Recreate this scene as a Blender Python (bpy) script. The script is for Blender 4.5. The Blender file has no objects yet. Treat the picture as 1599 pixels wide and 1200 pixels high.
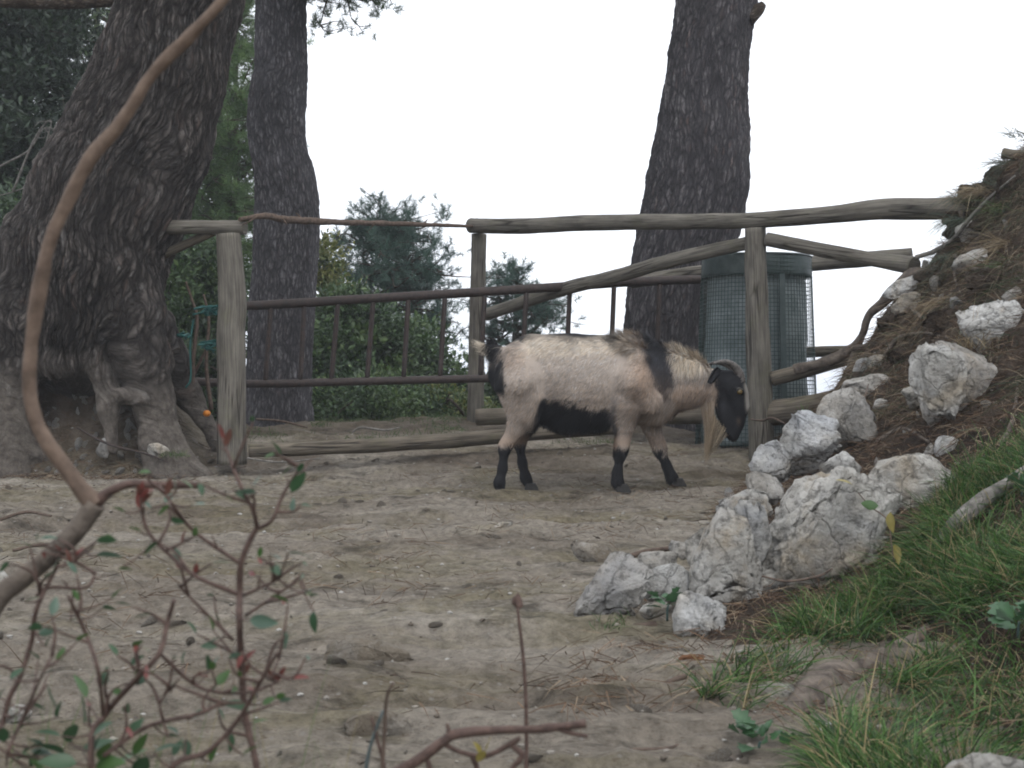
import bpy, math, random
import numpy as np
from mathutils import Vector, Matrix, noise as mnoise

R = math.radians
S = bpy.context.scene
COL = S.collection
rng = np.random.default_rng(7)
random.seed(7)

# ------------------------------------------------------------------ camera, sky, sun, exposure
FPX, CX, HZ = 50 / 36 * 1599, 799.5, 615.0
cam_d = bpy.data.cameras.new('camera')
cam = bpy.data.objects.new('camera', cam_d)
COL.objects.link(cam)
cam.rotation_euler = (R(90), 0, 0)
cam_d.lens = 50
cam_d.sensor_width = 36
cam_d.shift_y = 15 / 1599
cam_d.clip_start = 0.05
cam_d.clip_end = 8000
cam_d.dof.use_dof = True
cam_d.dof.focus_distance = 6.2
cam_d.dof.aperture_fstop = 12.5
S.camera = cam

W = bpy.data.worlds.new('World')
S.world = W
W.use_nodes = True
wn = W.node_tree
wn.nodes.clear()
sky = wn.nodes.new('ShaderNodeTexSky')
sky.sky_type = 'NISHITA'
sky.sun_disc = False
SUN_EL, SUN_AZ = R(58), R(150)      # azimuth clockwise from +Y: behind the camera, to the right
sky.sun_elevation = SUN_EL
sky.sun_rotation = SUN_AZ
cloud = wn.nodes.new('ShaderNodeMix')   # a closed, even cloud deck in front of the clear sky
cloud.data_type = 'RGBA'
cloud.inputs[0].default_value = 0.92
cloud.inputs[7].default_value = (10.2, 10.6, 11.3, 1)
wn.links.new(sky.outputs[0], cloud.inputs[6])
bg = wn.nodes.new('ShaderNodeBackground')
bg.inputs[1].default_value = 0.1
wo = wn.nodes.new('ShaderNodeOutputWorld')
wn.links.new(cloud.outputs[2], bg.inputs[0])
wn.links.new(bg.outputs[0], wo.inputs[0])

sl = bpy.data.lights.new('sun', 'SUN')
sl.energy = 0.7
sl.angle = R(25)
sl.color = (1, 0.96, 0.9)
so = bpy.data.objects.new('sun', sl)
COL.objects.link(so)
sd = Vector((math.sin(SUN_AZ) * math.cos(SUN_EL), math.cos(SUN_AZ) * math.cos(SUN_EL), math.sin(SUN_EL)))
so.rotation_euler = sd.to_track_quat('Z', 'Y').to_euler()

S.view_settings.view_transform = 'Standard'
S.view_settings.look = 'None'
S.view_settings.gamma = 1
S.view_settings.exposure = 0.82
S.cycles.max_bounces = 6
S.cycles.volume_bounces = 1
S.cycles.filter_width = 1.9


# ------------------------------------------------------------------ helpers
def P(px, py, Y):
    return np.array([(px - CX) / FPX * Y, Y, (HZ - py) / FPX * Y])


def proj(V):
    return CX + V[:, 0] / V[:, 1] * FPX, HZ - V[:, 2] / V[:, 1] * FPX


def _hash(ix, iy, iz, seed):
    h = (ix.astype(np.uint32) * np.uint32(374761393) + iy.astype(np.uint32) * np.uint32(668265263)
         + iz.astype(np.uint32) * np.uint32(2246822519) + np.uint32((seed * 3266489917) & 0xffffffff))
    h = (h ^ (h >> np.uint32(13))) * np.uint32(1274126177)
    h = (h ^ (h >> np.uint32(16))) * np.uint32(2654435761)
    h ^= h >> np.uint32(15)
    return h.astype(np.float32) / np.float32(4294967295.0)


def vnoise(p, seed=0):
    p = np.asarray(p, dtype=np.float64)
    i = np.floor(p).astype(np.int64)
    f = (p - i).astype(np.float32)
    u = f * f * f * (f * (f * 6 - 15) + 10)
    out = 0
    for dx in (0, 1):
        for dy in (0, 1):
            for dz in (0, 1):
                w = (u[:, 0] if dx else 1 - u[:, 0]) * (u[:, 1] if dy else 1 - u[:, 1]) * (u[:, 2] if dz else 1 - u[:, 2])
                out = out + w * _hash(i[:, 0] + dx, i[:, 1] + dy, i[:, 2] + dz, seed)
    return out * 2 - 1


def fbm(p, octv=4, seed=0, gain=0.5):
    p = np.asarray(p, dtype=np.float64)
    a, s, t = 1.0, 0, 0
    for o in range(octv):
        s = s + a * vnoise(p * 2 ** o + 17.3 * o, seed + o)
        t += a
        a *= gain
    return s / t


def sstep(a, b, x):
    t = np.clip((x - a) / (b - a), 0, 1)
    return t * t * (3 - 2 * t)


def mesh_np(name, V, faces, col=None, bk=None, smooth=True):
    """faces: list of int arrays (n,3) or (n,4)."""
    me = bpy.data.meshes.new(name)
    V = np.asarray(V, dtype=np.float32)
    if not isinstance(faces, (list, tuple)):
        faces = [faces]
    faces = [np.asarray(f, dtype=np.int32) for f in faces if len(f)]
    loops = np.concatenate([f.ravel() for f in faces])
    tot = np.concatenate([np.full(len(f), f.shape[1], dtype=np.int32) for f in faces])
    start = np.concatenate([[0], np.cumsum(tot)[:-1]]).astype(np.int32)
    me.vertices.add(len(V))
    me.vertices.foreach_set('co', V.ravel())
    me.loops.add(len(loops))
    me.loops.foreach_set('vertex_index', loops)
    me.polygons.add(len(tot))
    me.polygons.foreach_set('loop_start', start)
    me.polygons.foreach_set('use_smooth', np.full(len(tot), smooth, dtype=bool))
    me.update(calc_edges=True)
    if col is not None:
        col = np.asarray(col, dtype=np.float32)
        if col.shape[1] == 3:
            col = np.concatenate([col, np.ones((len(col), 1), np.float32)], 1)
        a = me.color_attributes.new('Col', 'FLOAT_COLOR', 'POINT')
        a.data.foreach_set('color', col.ravel())
    if bk is not None:
        a = me.attributes.new('bk', 'FLOAT_VECTOR', 'POINT')
        a.data.foreach_set('vector', np.asarray(bk, dtype=np.float32).ravel())
    return me


def link(name, me, mat=None, parent=None, loc=None):
    o = bpy.data.objects.new(name, me)
    COL.objects.link(o)
    if mat is not None and me is not None and len(me.materials) == 0:
        me.materials.append(mat)
    if parent is not None:
        o.parent = parent
    if loc is not None:
        o.location = loc
    return o


def tag(o, label=None, cat=None, group=None, kind=None):
    for k, v in (('label', label), ('category', cat), ('group', group), ('kind', kind)):
        if v:
            o[k] = v
    return o


def thing(name, label, cat, loc=(0, 0, 0), group=None):
    o = bpy.data.objects.new(name, None)
    o.empty_display_size = 0.05
    COL.objects.link(o)
    o.location = loc
    return tag(o, label, cat, group)


def local(V, root):
    return np.asarray(V) - np.array(root.location)


# ------------------------------------------------------------------ material builder
class M:
    def __init__(s, name):
        s.m = bpy.data.materials.new(name)
        s.m.use_nodes = True
        s.t = s.m.node_tree
        s.t.nodes.clear()
        s.out = s.t.nodes.new('ShaderNodeOutputMaterial')
        s.b = s.n('ShaderNodeBsdfPrincipled')
        s.t.links.new(s.b.outputs[0], s.out.inputs[0])

    def n(s, typ, props=None, **ins):
        nd = s.t.nodes.new(typ)
        for k, v in (props or {}).items():
            setattr(nd, k, v)
        for k, v in ins.items():
            key = int(k[1:]) if k[0] == 'i' and k[1:].isdigit() else k.replace('_', ' ')
            s.set(nd.inputs[key], v)
        return nd

    def set(s, inp, v):
        if isinstance(v, bpy.types.NodeSocket):
            s.t.links.new(v, inp)
        elif isinstance(v, bpy.types.Node):
            s.t.links.new(v.outputs[0], inp)
        elif isinstance(v, (tuple, list)) and len(v) == 3 and inp.type == 'RGBA':
            inp.default_value = (*v, 1)
        else:
            inp.default_value = v

    def noise(s, vec, scale, detail=4, rough=0.55, dist=0.0):
        return s.n('ShaderNodeTexNoise', Vector=vec, Scale=scale, Detail=detail, Roughness=rough, Distortion=dist).outputs[0]

    def ramp(s, fac, stops):
        r = s.n('ShaderNodeValToRGB', i0=fac)
        e = r.color_ramp.elements
        while len(e) < len(stops):
            e.new(0.5)
        for el, (p, c) in zip(e, stops):
            el.position = p
            el.color = (*c, 1) if isinstance(c, (tuple, list)) else (c, c, c, 1)
        return r.outputs[0]

    def mix(s, fac, a, b, mode='MIX'):
        nd = s.t.nodes.new('ShaderNodeMix')
        nd.data_type = 'RGBA'
        nd.blend_type = mode
        s.set(nd.inputs[0], fac)
        s.set(nd.inputs[6], a)
        s.set(nd.inputs[7], b)
        return nd.outputs[2]

    def math(s, op, a, b=0.0, c=None):
        nd = s.n('ShaderNodeMath', {'operation': op}, i0=a, i1=b)
        if c is not None:
            s.set(nd.inputs[2], c)
        return nd.outputs[0]

    def pos(s, obj=True):
        return s.n('ShaderNodeTexCoord').outputs['Object']

    def scaled(s, vec, sc, loc=(0, 0, 0), rot=(0, 0, 0)):
        return s.n('ShaderNodeMapping', Vector=vec, Scale=sc, Location=loc, Rotation=rot).outputs[0]

    def attr(s, name, what='Vector'):
        return s.n('ShaderNodeAttribute', {'attribute_name': name}).outputs[what]

    def rand(s):
        return s.n('ShaderNodeObjectInfo').outputs['Random']

    def bump(s, h, strength=0.5, dist=0.01, prev=None):
        nd = s.n('ShaderNodeBump', Height=h, Strength=strength, Distance=dist)
        if prev is not None:
            s.t.links.new(prev, nd.inputs['Normal'])
        return nd.outputs[0]

    def fin(s, col=None, rough=0.9, normal=None, spec=0.25, disp=None, dscale=0.01, dmid=0.5):
        if col is not None:
            s.set(s.b.inputs['Base Color'], col)
        s.set(s.b.inputs['Roughness'], rough)
        s.set(s.b.inputs['Specular IOR Level'], spec)
        if normal is not None:
            s.t.links.new(normal, s.b.inputs['Normal'])
        if disp is not None:
            d = s.n('ShaderNodeDisplacement', Height=disp, Midlevel=dmid, Scale=dscale)
            s.t.links.new(d.outputs[0], s.out.inputs['Displacement'])
            s.m.displacement_method = 'BOTH'
        return s.m


def mat_ground():
    k = M('dirt_path')
    p = k.pos()
    wide = k.scaled(p, (0.55, 1.5, 1.0))
    big = k.noise(wide, 1.3, 7, 0.66, 0.5)
    c = k.ramp(big, [(0.28, (0.138, 0.113, 0.088)), (0.42, (0.214, 0.184, 0.148)), (0.54, (0.272, 0.240, 0.198)), (0.70, (0.38, 0.345, 0.293))])
    moss = k.ramp(k.noise(k.scaled(p, (0.8, 2.0, 1), (3, 1, 0)), 1.6, 8, 0.7, 0.4), [(0.47, 0.0), (0.60, 1.0)])
    c = k.mix(k.math('MULTIPLY', moss, 0.55), c, (0.155, 0.133, 0.072))
    fine = k.noise(p, 30, 8, 0.75)
    c = k.mix(0.85, c, k.ramp(fine, [(0.3, 0.45), (0.52, 1.0), (0.72, 1.45)]), 'MULTIPLY')
    dark = k.ramp(k.noise(k.scaled(p, (1, 2.8, 1)), 5, 8, 0.74, 0.6), [(0.36, 0.40), (0.47, 1.0), (0.68, 1.2)])
    c = k.mix(0.85, c, dark, 'MULTIPLY')
    vor = k.n('ShaderNodeTexVoronoi', Vector=p, Scale=40.0, Randomness=1.0)
    chip = k.ramp(vor.outputs[0], [(0.12, 1.0), (0.26, 0.0)])
    sel = k.ramp(k.n('ShaderNodeSeparateColor', i0=vor.outputs[1]).outputs[0], [(0.74, 0.0), (0.78, 1.0)])
    c = k.mix(k.math('MULTIPLY', k.math('MULTIPLY', chip, sel), 0.55), c, (0.30, 0.28, 0.25))
    litter = k.ramp(k.noise(k.scaled(p, (5, 16, 1), rot=(0, 0, 0.5)), 9, 3, 0.8), [(0.58, 0.0), (0.68, 1.0)])
    c = k.mix(k.math('MULTIPLY', litter, 0.6), c, (0.080, 0.050, 0.032))
    soil = k.attr('Col', 'Color')
    sc = k.ramp(k.noise(p, 9, 8, 0.75), [(0.32, (0.035, 0.027, 0.020)), (0.5, (0.090, 0.070, 0.053)), (0.68, (0.19, 0.155, 0.125))])
    sf = k.n('ShaderNodeSeparateColor', i0=soil).outputs[0]
    c = k.mix(sf, c, sc)
    h = k.math('ADD', k.noise(p, 12, 9, 0.74), k.math('MULTIPLY', k.noise(p, 60, 5, 0.75), 0.45))
    return k.fin(c, 0.95, k.bump(h, 1.0, 0.045), 0.12)


def mat_soil():
    k = M('needle_soil')
    p = k.pos()
    c = k.ramp(k.noise(p, 4, 7, 0.7), [(0.3, (0.026, 0.019, 0.015)), (0.5, (0.062, 0.046, 0.034)), (0.7, (0.115, 0.090, 0.070))])
    c = k.mix(0.8, c, k.ramp(k.noise(p, 60, 4, 0.7), [(0.3, 0.4), (0.6, 1.1), (0.75, 1.6)]), 'MULTIPLY')
    h = k.math('ADD', k.noise(p, 18, 8, 0.75), k.math('MULTIPLY', k.noise(p, 90, 3, 0.7), 0.5))
    return k.fin(c, 0.95, k.bump(h, 1.0, 0.04), 0.1)


def mat_rock(name='limestone', dirt=0.0):
    k = M(name)
    p = k.pos()
    r = k.rand()
    off = k.n('ShaderNodeVectorMath', {'operation': 'ADD'}, i0=p, i1=k.n('ShaderNodeCombineXYZ', X=k.math('MULTIPLY', r, 37.0), Y=k.math('MULTIPLY', r, 11.0)).outputs[0]).outputs[0]
    c = k.ramp(k.noise(off, 7, 8, 0.65, 0.4), [(0.28, (0.20, 0.19, 0.172)), (0.42, (0.37, 0.358, 0.33)), (0.55, (0.50, 0.488, 0.46)), (0.72, (0.66, 0.65, 0.625))])
    ochre = k.ramp(k.noise(off, 5, 5, 0.6, 0.8), [(0.52, 0.0), (0.66, 1.0)])
    c = k.mix(k.math('MULTIPLY', ochre, 0.6), c, (0.36, 0.285, 0.185))
    blue = k.ramp(k.noise(k.scaled(off, (1, 1, 1), (9, 4, 2)), 4, 5, 0.6), [(0.52, 0.0), (0.68, 1.0)])
    c = k.mix(k.math('MULTIPLY', blue, 0.6), c, (0.25, 0.265, 0.29))
    lich = k.ramp(k.noise(off, 42, 4, 0.7), [(0.36, 0.35), (0.48, 1.0), (0.70, 1.2)])
    c = k.mix(0.8, c, lich, 'MULTIPLY')
    crack = k.n('ShaderNodeTexVoronoi', {'feature': 'DISTANCE_TO_EDGE'}, Vector=k.mix(0.16, off, k.n('ShaderNodeTexNoise', Vector=off, Scale=9.0, Detail=5.0).outputs[1]), Scale=5.0)
    ck = k.ramp(crack.outputs[0], [(0.0, 0.35), (0.022, 1.0)])
    c = k.mix(0.6, c, ck, 'MULTIPLY')
    c = k.mix(1.0, c, k.ramp(k.math('FRACT', k.math('MULTIPLY', r, 7.31)), [(0.0, (0.74, 0.72, 0.70)), (0.5, (0.98, 0.97, 0.95)), (1.0, (1.12, 1.14, 1.18))]), 'MULTIPLY')
    soil = k.ramp(k.noise(off, 10, 6, 0.7), [(0.40, 0.0), (0.58, 1.0)])
    c = k.mix(k.math('ADD', dirt * 0.55, k.math('MULTIPLY', soil, 0.22 + dirt * 0.3)), c, (0.17, 0.142, 0.108))
    h = k.math('ADD', k.noise(off, 20, 9, 0.72), k.math('MULTIPLY', k.noise(off, 75, 5, 0.7), 0.45))
    h = k.math('ADD', h, k.math('MULTIPLY', ck, 0.25))
    return k.fin(c, 0.92, k.bump(h, 1.0, 0.028), 0.2)


def mat_bark(name, plate=(26, 9), dark=(0.020, 0.016, 0.014), light=(0.135, 0.112, 0.098), dscale=0.02, rust=0.35, fine=1.0, fissure=0.0):
    k = M(name)
    a = k.attr('bk')
    w = k.n('ShaderNodeTexNoise', Vector=k.scaled(a, (9, 5, 1)), Scale=1.0, Detail=6.0, Roughness=0.7).outputs[1]
    q = k.mix(0.055, a, w)
    q = k.scaled(q, (plate[0], plate[1], 1))
    v = k.n('ShaderNodeTexVoronoi', {'feature': 'DISTANCE_TO_EDGE'}, Vector=q, Scale=1.0)
    vc = k.n('ShaderNodeTexVoronoi', Vector=q, Scale=1.0)
    q2 = k.mix(0.30, k.scaled(q, (1.9, 2.6, 1)), k.n('ShaderNodeTexNoise', Vector=q, Scale=2.2, Detail=6.0, Roughness=0.7).outputs[1])
    v2 = k.n('ShaderNodeTexVoronoi', {'feature': 'DISTANCE_TO_EDGE'}, Vector=q2, Scale=1.0)
    vc2 = k.n('ShaderNodeTexVoronoi', Vector=q2, Scale=1.0)
    edge = k.ramp(v.outputs[0], [(0.0, 0.0), (0.08, 0.35), (0.34, 1.0)])
    edge2 = k.ramp(v2.outputs[0], [(0.0, 0.0), (0.22, 1.0)])
    cell = k.n('ShaderNodeSeparateColor', i0=vc.outputs[1]).outputs[0]
    cs2 = k.n('ShaderNodeSeparateColor', i0=vc2.outputs[1])
    fib = k.noise(k.scaled(a, (120 * fine, 20 * fine, 1)), 1.0, 8, 0.8)
    lum = k.math('MULTIPLY', k.math('ADD', k.math('MULTIPLY', cell, 0.35), k.math('MULTIPLY', cs2.outputs[0], 0.35)), k.math('ADD', k.math('MULTIPLY', fib, 1.6), 0.0))
    plc = k.mix(lum, tuple(0.35 * x for x in light), tuple(1.9 * x for x in light))
    red = k.ramp(cs2.outputs[1], [(0.90, 0.0), (0.94, 1.0)])
    plc = k.mix(k.math('MULTIPLY', red, rust), plc, (0.17, 0.085, 0.055))
    fleck = k.math('MULTIPLY', k.ramp(cs2.outputs[2], [(0.72, 0.0), (0.80, 1.0)]), k.ramp(fib, [(0.46, 0.0), (0.60, 1.0)]))
    plc = k.mix(k.math('MULTIPLY', fleck, 0.85), plc, (0.27, 0.265, 0.255))
    c = k.mix(edge, dark, plc)
    c = k.mix(k.math('MULTIPLY', k.math('SUBTRACT', 1.0, edge2), 0.7), c, dark)
    c = k.mix(0.8, c, k.ramp(k.noise(k.scaled(a, (5, 3, 1)), 1.0, 5, 0.7), [(0.3, 0.55), (0.5, 1.0), (0.7, 1.35)]), 'MULTIPLY')
    h = k.math('ADD', k.math('MULTIPLY', edge, k.math('ADD', 0.45, k.math('MULTIPLY', cell, 0.4))), k.math('MULTIPLY', edge2, k.math('ADD', 0.12, k.math('MULTIPLY', cs2.outputs[0], 0.3))))
    h = k.math('ADD', h, k.math('MULTIPLY', fib, 0.35))
    if fissure:
        fz = k.n('ShaderNodeTexVoronoi', {'feature': 'DISTANCE_TO_EDGE'}, Vector=k.scaled(k.mix(0.09, a, w), (plate[0] * 0.36, plate[1] * 0.22, 1)), Scale=1.0)
        fe = k.ramp(fz.outputs[0], [(0.0, 0.0), (0.05, 0.5), (0.16, 1.0)])
        h = k.math('ADD', h, k.math('MULTIPLY', fe, fissure))
        c = k.mix(k.math('ADD', 0.25, k.math('MULTIPLY', fe, 0.75)), dark, c)
    rz = k.n('ShaderNodeSeparateXYZ', i0=a).outputs[2]
    rcol = k.mix(k.ramp(k.noise(k.pos(), 24, 8, 0.78), [(0.35, 0.0), (0.65, 1.0)]), (0.065, 0.054, 0.046), (0.20, 0.175, 0.150))
    c = k.mix(k.math('MULTIPLY', rz, 0.75), c, rcol)
    h = k.math('MULTIPLY', h, k.math('SUBTRACT', 1.0, k.math('MULTIPLY', rz, 0.6)))
    return k.fin(c, 0.95, k.bump(fib, 0.9, 0.014), 0.12, h, dscale, 0.7)


def mat_wood(name, a0=(0.10, 0.088, 0.075), a1=(0.27, 0.245, 0.21), moss=0.25):
    k = M(name)
    a = k.attr('bk')
    r = k.rand()
    q = k.n('ShaderNodeVectorMath', {'operation': 'ADD'}, i0=a, i1=k.n('ShaderNodeCombineXYZ', X=k.math('MULTIPLY', r, 13.0), Y=k.math('MULTIPLY', r, 29.0)).outputs[0]).outputs[0]
    grain = k.noise(k.scaled(q, (140, 5, 1)), 1.0, 6, 0.65, 0.3)
    blot = k.noise(k.scaled(q, (14, 5, 1)), 1.0, 5, 0.6)
    c = k.mix(k.ramp(grain, [(0.3, 0.0), (0.7, 1.0)]), a0, a1)
    c = k.mix(0.75, c, k.ramp(blot, [(0.3, 0.45), (0.5, 0.95), (0.7, 1.25)]), 'MULTIPLY')
    split = k.n('ShaderNodeTexVoronoi', {'feature': 'DISTANCE_TO_EDGE'}, Vector=k.scaled(q, (42, 1.6, 1)), Scale=1.0)
    sp = k.ramp(split.outputs[0], [(0.0, 0.0), (0.06, 1.0)])
    gate = k.ramp(k.noise(k.scaled(q, (9, 3, 1)), 1.0, 2, 0.5), [(0.5, 1.0), (0.56, 0.0)])
    sp = k.math('MAXIMUM', sp, gate)
    c = k.mix(sp, (0.022, 0.018, 0.015), c)
    ms = k.ramp(k.noise(k.scaled(q, (9, 7, 1)), 1.0, 6, 0.7), [(0.52, 0.0), (0.7, 1.0)])
    c = k.mix(k.math('MULTIPLY', ms, moss), c, (0.10, 0.105, 0.045))
    h = k.math('ADD', k.math('MULTIPLY', grain, 0.5), k.math('MULTIPLY', sp, 0.8))
    return k.fin(c, 0.85, k.bump(h, 0.8, 0.006), 0.2)


def mat_col(name, rough=0.8, spec=0.2, transl=0.0, bump=None):
    """base colour from the mesh's own per-blade colour attribute"""
    k = M(name)
    c = k.attr('Col', 'Color')
    k.fin(c, rough, None, spec)
    if transl:
        t = k.n('ShaderNodeBsdfTranslucent', Color=c)
        mx = k.n('ShaderNodeMixShader', i0=transl, i1=k.b.outputs[0], i2=t.outputs[0])
        k.t.links.new(mx.outputs[0], k.out.inputs[0])
    return k.m


def mat_plain(name, c0, c1, scale=30, rough=0.7, spec=0.3, bump=0.3, metal=0.0, dist=0.004):
    k = M(name)
    p = k.pos()
    n = k.noise(p, scale, 6, 0.65)
    k.b.inputs['Metallic'].default_value = metal
    return k.fin(k.mix(k.ramp(n, [(0.35, 0.0), (0.68, 1.0)]), c0, c1), rough, k.bump(n, bump, dist), spec)


MAT = dict(
    ground=mat_ground(), soil=mat_soil(), rock=mat_rock(), rock_dull=mat_rock('soiled_limestone', 1.0),
    bark_big=mat_bark('bark_old_pine', (40, 8.5), (0.027, 0.0235, 0.022), (0.200, 0.176, 0.160), 0.015, 0.3, 1.0, 0.9),
    bark=mat_bark('bark_pine', (52, 13), (0.042, 0.040, 0.044), (0.190, 0.182, 0.190), 0.010, 0.12),  # grey bark, its tones also lifted bluish to look hazy
    bark_red=mat_bark('bark_reddish_pine', (46, 10.5), (0.042, 0.039, 0.043), (0.210, 0.194, 0.198), 0.012, 0.35, 1.0, 0.5),  # hazy bluish lift put into these bark tones too
    bark_thin=mat_bark('bark_branch', (60, 22), (0.035, 0.026, 0.020), (0.17, 0.135, 0.105), 0.002, 0.1),
    wood=mat_wood('weathered_wood', (0.060, 0.053, 0.045), (0.170, 0.155, 0.130)),
    wood_dark=mat_wood('weathered_log', (0.050, 0.041, 0.032), (0.165, 0.140, 0.108), 0.3),
    twig=mat_plain('dead_twig', (0.050, 0.036, 0.028), (0.125, 0.090, 0.070), 60, 0.85, 0.2, 0.6),
    twig_grey=mat_plain('grey_branch', (0.07, 0.065, 0.058), (0.21, 0.195, 0.175), 40, 0.9, 0.2, 0.7),
    root=mat_plain('grey_root', (0.055, 0.045, 0.038), (0.155, 0.128, 0.105), 26, 0.9, 0.15, 0.9, dist=0.012),
    iron=mat_plain('rusty_iron', (0.016, 0.012, 0.011), (0.042, 0.026, 0.021), 45, 0.7, 0.4, 0.5),
    wire=mat_plain('green_wire', (0.016, 0.040, 0.036), (0.035, 0.062, 0.055), 30, 0.5, 0.4, 0.2),
    green=mat_plain('green_plastic', (0.030, 0.046, 0.046), (0.075, 0.095, 0.095), 12, 0.5, 0.4, 0.3),
    liner=mat_plain('bag_plastic', (0.095, 0.122, 0.125), (0.23, 0.265, 0.27), 8, 0.45, 0.4, 0.8, dist=0.03),
    teal=mat_plain('teal_string', (0.010, 0.060, 0.054), (0.022, 0.11, 0.10), 40, 0.6, 0.3, 0.3),
    leaf=mat_col('leaves', 0.42, 0.45, 0.25),
    needle=mat_col('pine_needles', 0.55, 0.3, 0.25),
    grass=mat_col('grass_blades', 0.5, 0.3, 0.3),
    dry=mat_col('dry_litter', 0.85, 0.15, 0.1),
    fur=mat_col('goat_hair', 0.75, 0.2, 0.0),
    skin=mat_col('goat_coat', 0.85, 0.15, 0.0),
    horn=mat_plain('goat_horn', (0.035, 0.030, 0.027), (0.12, 0.105, 0.095), 70, 0.5, 0.4, 0.6),
    hoof=mat_plain('goat_hoof', (0.012, 0.011, 0.010), (0.03, 0.027, 0.025), 70, 0.5, 0.4, 0.4),
    eye=mat_plain('goat_eye', (0.05, 0.035, 0.012), (0.14, 0.095, 0.03), 90, 0.12, 0.6, 0.0),
    orange=mat_plain('orange_peel', (0.50, 0.15, 0.012), (0.62, 0.22, 0.02), 40, 0.5, 0.4, 0.2),
)


# ------------------------------------------------------------------ geometry builders
def catmull(pts, res):
    pts = np.asarray(pts, float)
    if len(pts) < 3:
        t = np.linspace(0, 1, res + 1)[:, None]
        return pts[0] * (1 - t) + pts[-1] * t
    ext = np.vstack([2 * pts[0] - pts[1], pts, 2 * pts[-1] - pts[-2]])
    out = []
    for i in range(1, len(ext) - 2):
        p0, p1, p2, p3 = ext[i - 1:i + 3]
        for t in np.linspace(0, 1, res, endpoint=False):
            out.append(0.5 * ((2 * p1) + (-p0 + p2) * t + (2 * p0 - 5 * p1 + 4 * p2 - p3) * t * t + (-p0 + 3 * p1 - 3 * p2 + p3) * t ** 3))
    out.append(ext[-2])
    return np.array(out)


def tube(pts, radii, seg=10, res=6, amp=0.0, nscale=(3, 8), seed=0, cap=True, ridges=0.0):
    """swept tube; amp is noise relative to radius; returns V, [quads, tris], bk"""
    radii = np.asarray(radii, float)
    if radii.ndim == 0:
        radii = np.full(len(pts), float(radii))
    n = len(pts)
    C = catmull(pts, res)
    ts = np.linspace(0, n - 1, len(C))
    rr = np.interp(ts, np.arange(n), radii)
    T = np.gradient(C, axis=0)
    T /= np.linalg.norm(T, axis=1)[:, None] + 1e-12
    ref = np.array([0, 0, 1.0]) if abs(T[0][2]) < 0.8 else np.array([0, -1.0, 0])
    U = np.zeros_like(C)
    u = ref - T[0] * ref.dot(T[0])
    u /= np.linalg.norm(u)
    for i in range(len(C)):
        u = u - T[i] * u.dot(T[i])
        u /= np.linalg.norm(u) + 1e-12
        U[i] = u
    B = np.cross(T, U)
    L = np.concatenate([[0], np.cumsum(np.linalg.norm(np.diff(C, axis=0), axis=1))])
    ang = np.linspace(0, 2 * math.pi, seg, endpoint=False)
    ca, sa = np.cos(ang), np.sin(ang)
    m = len(C)
    A, I = np.meshgrid(ang, np.arange(m))
    rad = rr[I]
    if amp:
        q = np.stack([np.cos(A).ravel() * nscale[0] * 0.5, np.sin(A).ravel() * nscale[0] * 0.5, (L[I] * nscale[1]).ravel()], 1)
        rad = rad * (1 + amp * fbm(q + seed * 7.1, 3, seed).reshape(rad.shape))
    if ridges:
        q = np.stack([np.cos(A).ravel() * 6, np.sin(A).ravel() * 6, (L[I] * 1.5).ravel()], 1)
        rad = rad * (1 - ridges * np.clip(fbm(q + seed * 3.3, 3, seed + 5).reshape(rad.shape), 0, 1))
    V = C[I] + U[I] * (np.cos(A) * rad)[..., None] + B[I] * (np.sin(A) * rad)[..., None]
    V = V.reshape(-1, 3)
    bk = np.stack([(np.where(A > math.pi, A - 2 * math.pi, A) * rr[I]).ravel(), L[I].ravel(), np.zeros(m * seg)], 1)
    i, j = np.meshgrid(np.arange(m - 1), np.arange(seg), indexing='ij')
    j2 = (j + 1) % seg
    Q = np.stack([i * seg + j, i * seg + j2, (i + 1) * seg + j2, (i + 1) * seg + j], -1).reshape(-1, 4)
    Tn = []
    Qn = [Q]
    if cap:
        extra, ebk = [], []
        base = len(V)
        for end, ring, flip in ((0, 0, True), (m - 1, (m - 1) * seg, False)):
            c = C[end]
            inner = c + (V[ring:ring + seg] - c) * 0.9
            s0 = base + len(extra)
            extra += list(inner) + [c]
            ebk += [(math.cos(t) * rr[end], math.sin(t) * rr[end] * 0.1, 0) for t in ang] + [(0, 0, 0)]
            for a in range(seg):
                b = (a + 1) % seg
                q4 = [ring + a, s0 + a, s0 + b, ring + b]
                t3 = [s0 + a, s0 + seg, s0 + b]
                if not flip:
                    q4.reverse()
                    t3.reverse()
                Qn.append(np.array([q4]))
                Tn.append(t3)
        V = np.vstack([V, extra])
        bk = np.vstack([bk, ebk])
    faces = [np.vstack(Qn)]
    if Tn:
        faces.append(np.array(Tn))
    return V, faces, bk


def join(parts):
    """parts: list of (V, faces, bk) -> one"""
    Vs, Qs, Ts, bs, o = [], [], [], [], 0
    for V, F, bk in parts:
        Vs.append(V)
        bs.append(bk)
        for f in F:
            f = np.asarray(f)
            (Qs if f.shape[1] == 4 else Ts).append(f + o)
        o += len(V)
    F = []
    if Qs:
        F.append(np.vstack(Qs))
    if Ts:
        F.append(np.vstack(Ts))
    return np.vstack(Vs), F, np.vstack(bs)


def tube_obj(name, pts, radii, mat, parent=None, root=None, **kw):
    V, F, bk = tube(pts, radii, **kw)
    if root is not None:
        V = local(V, root)
        parent = root
    return link(name, mesh_np(name, V, F, bk=bk), mat, parent)


def tube_thing(name, pts, radii, mat, label, cat, group=None, **kw):
    V, F, bk = tube(pts, radii, **kw)
    c = np.array(pts[0])
    o = link(name, mesh_np(name, V - c, F, bk=bk), mat, loc=c)
    return tag(o, label, cat, group)


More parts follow.
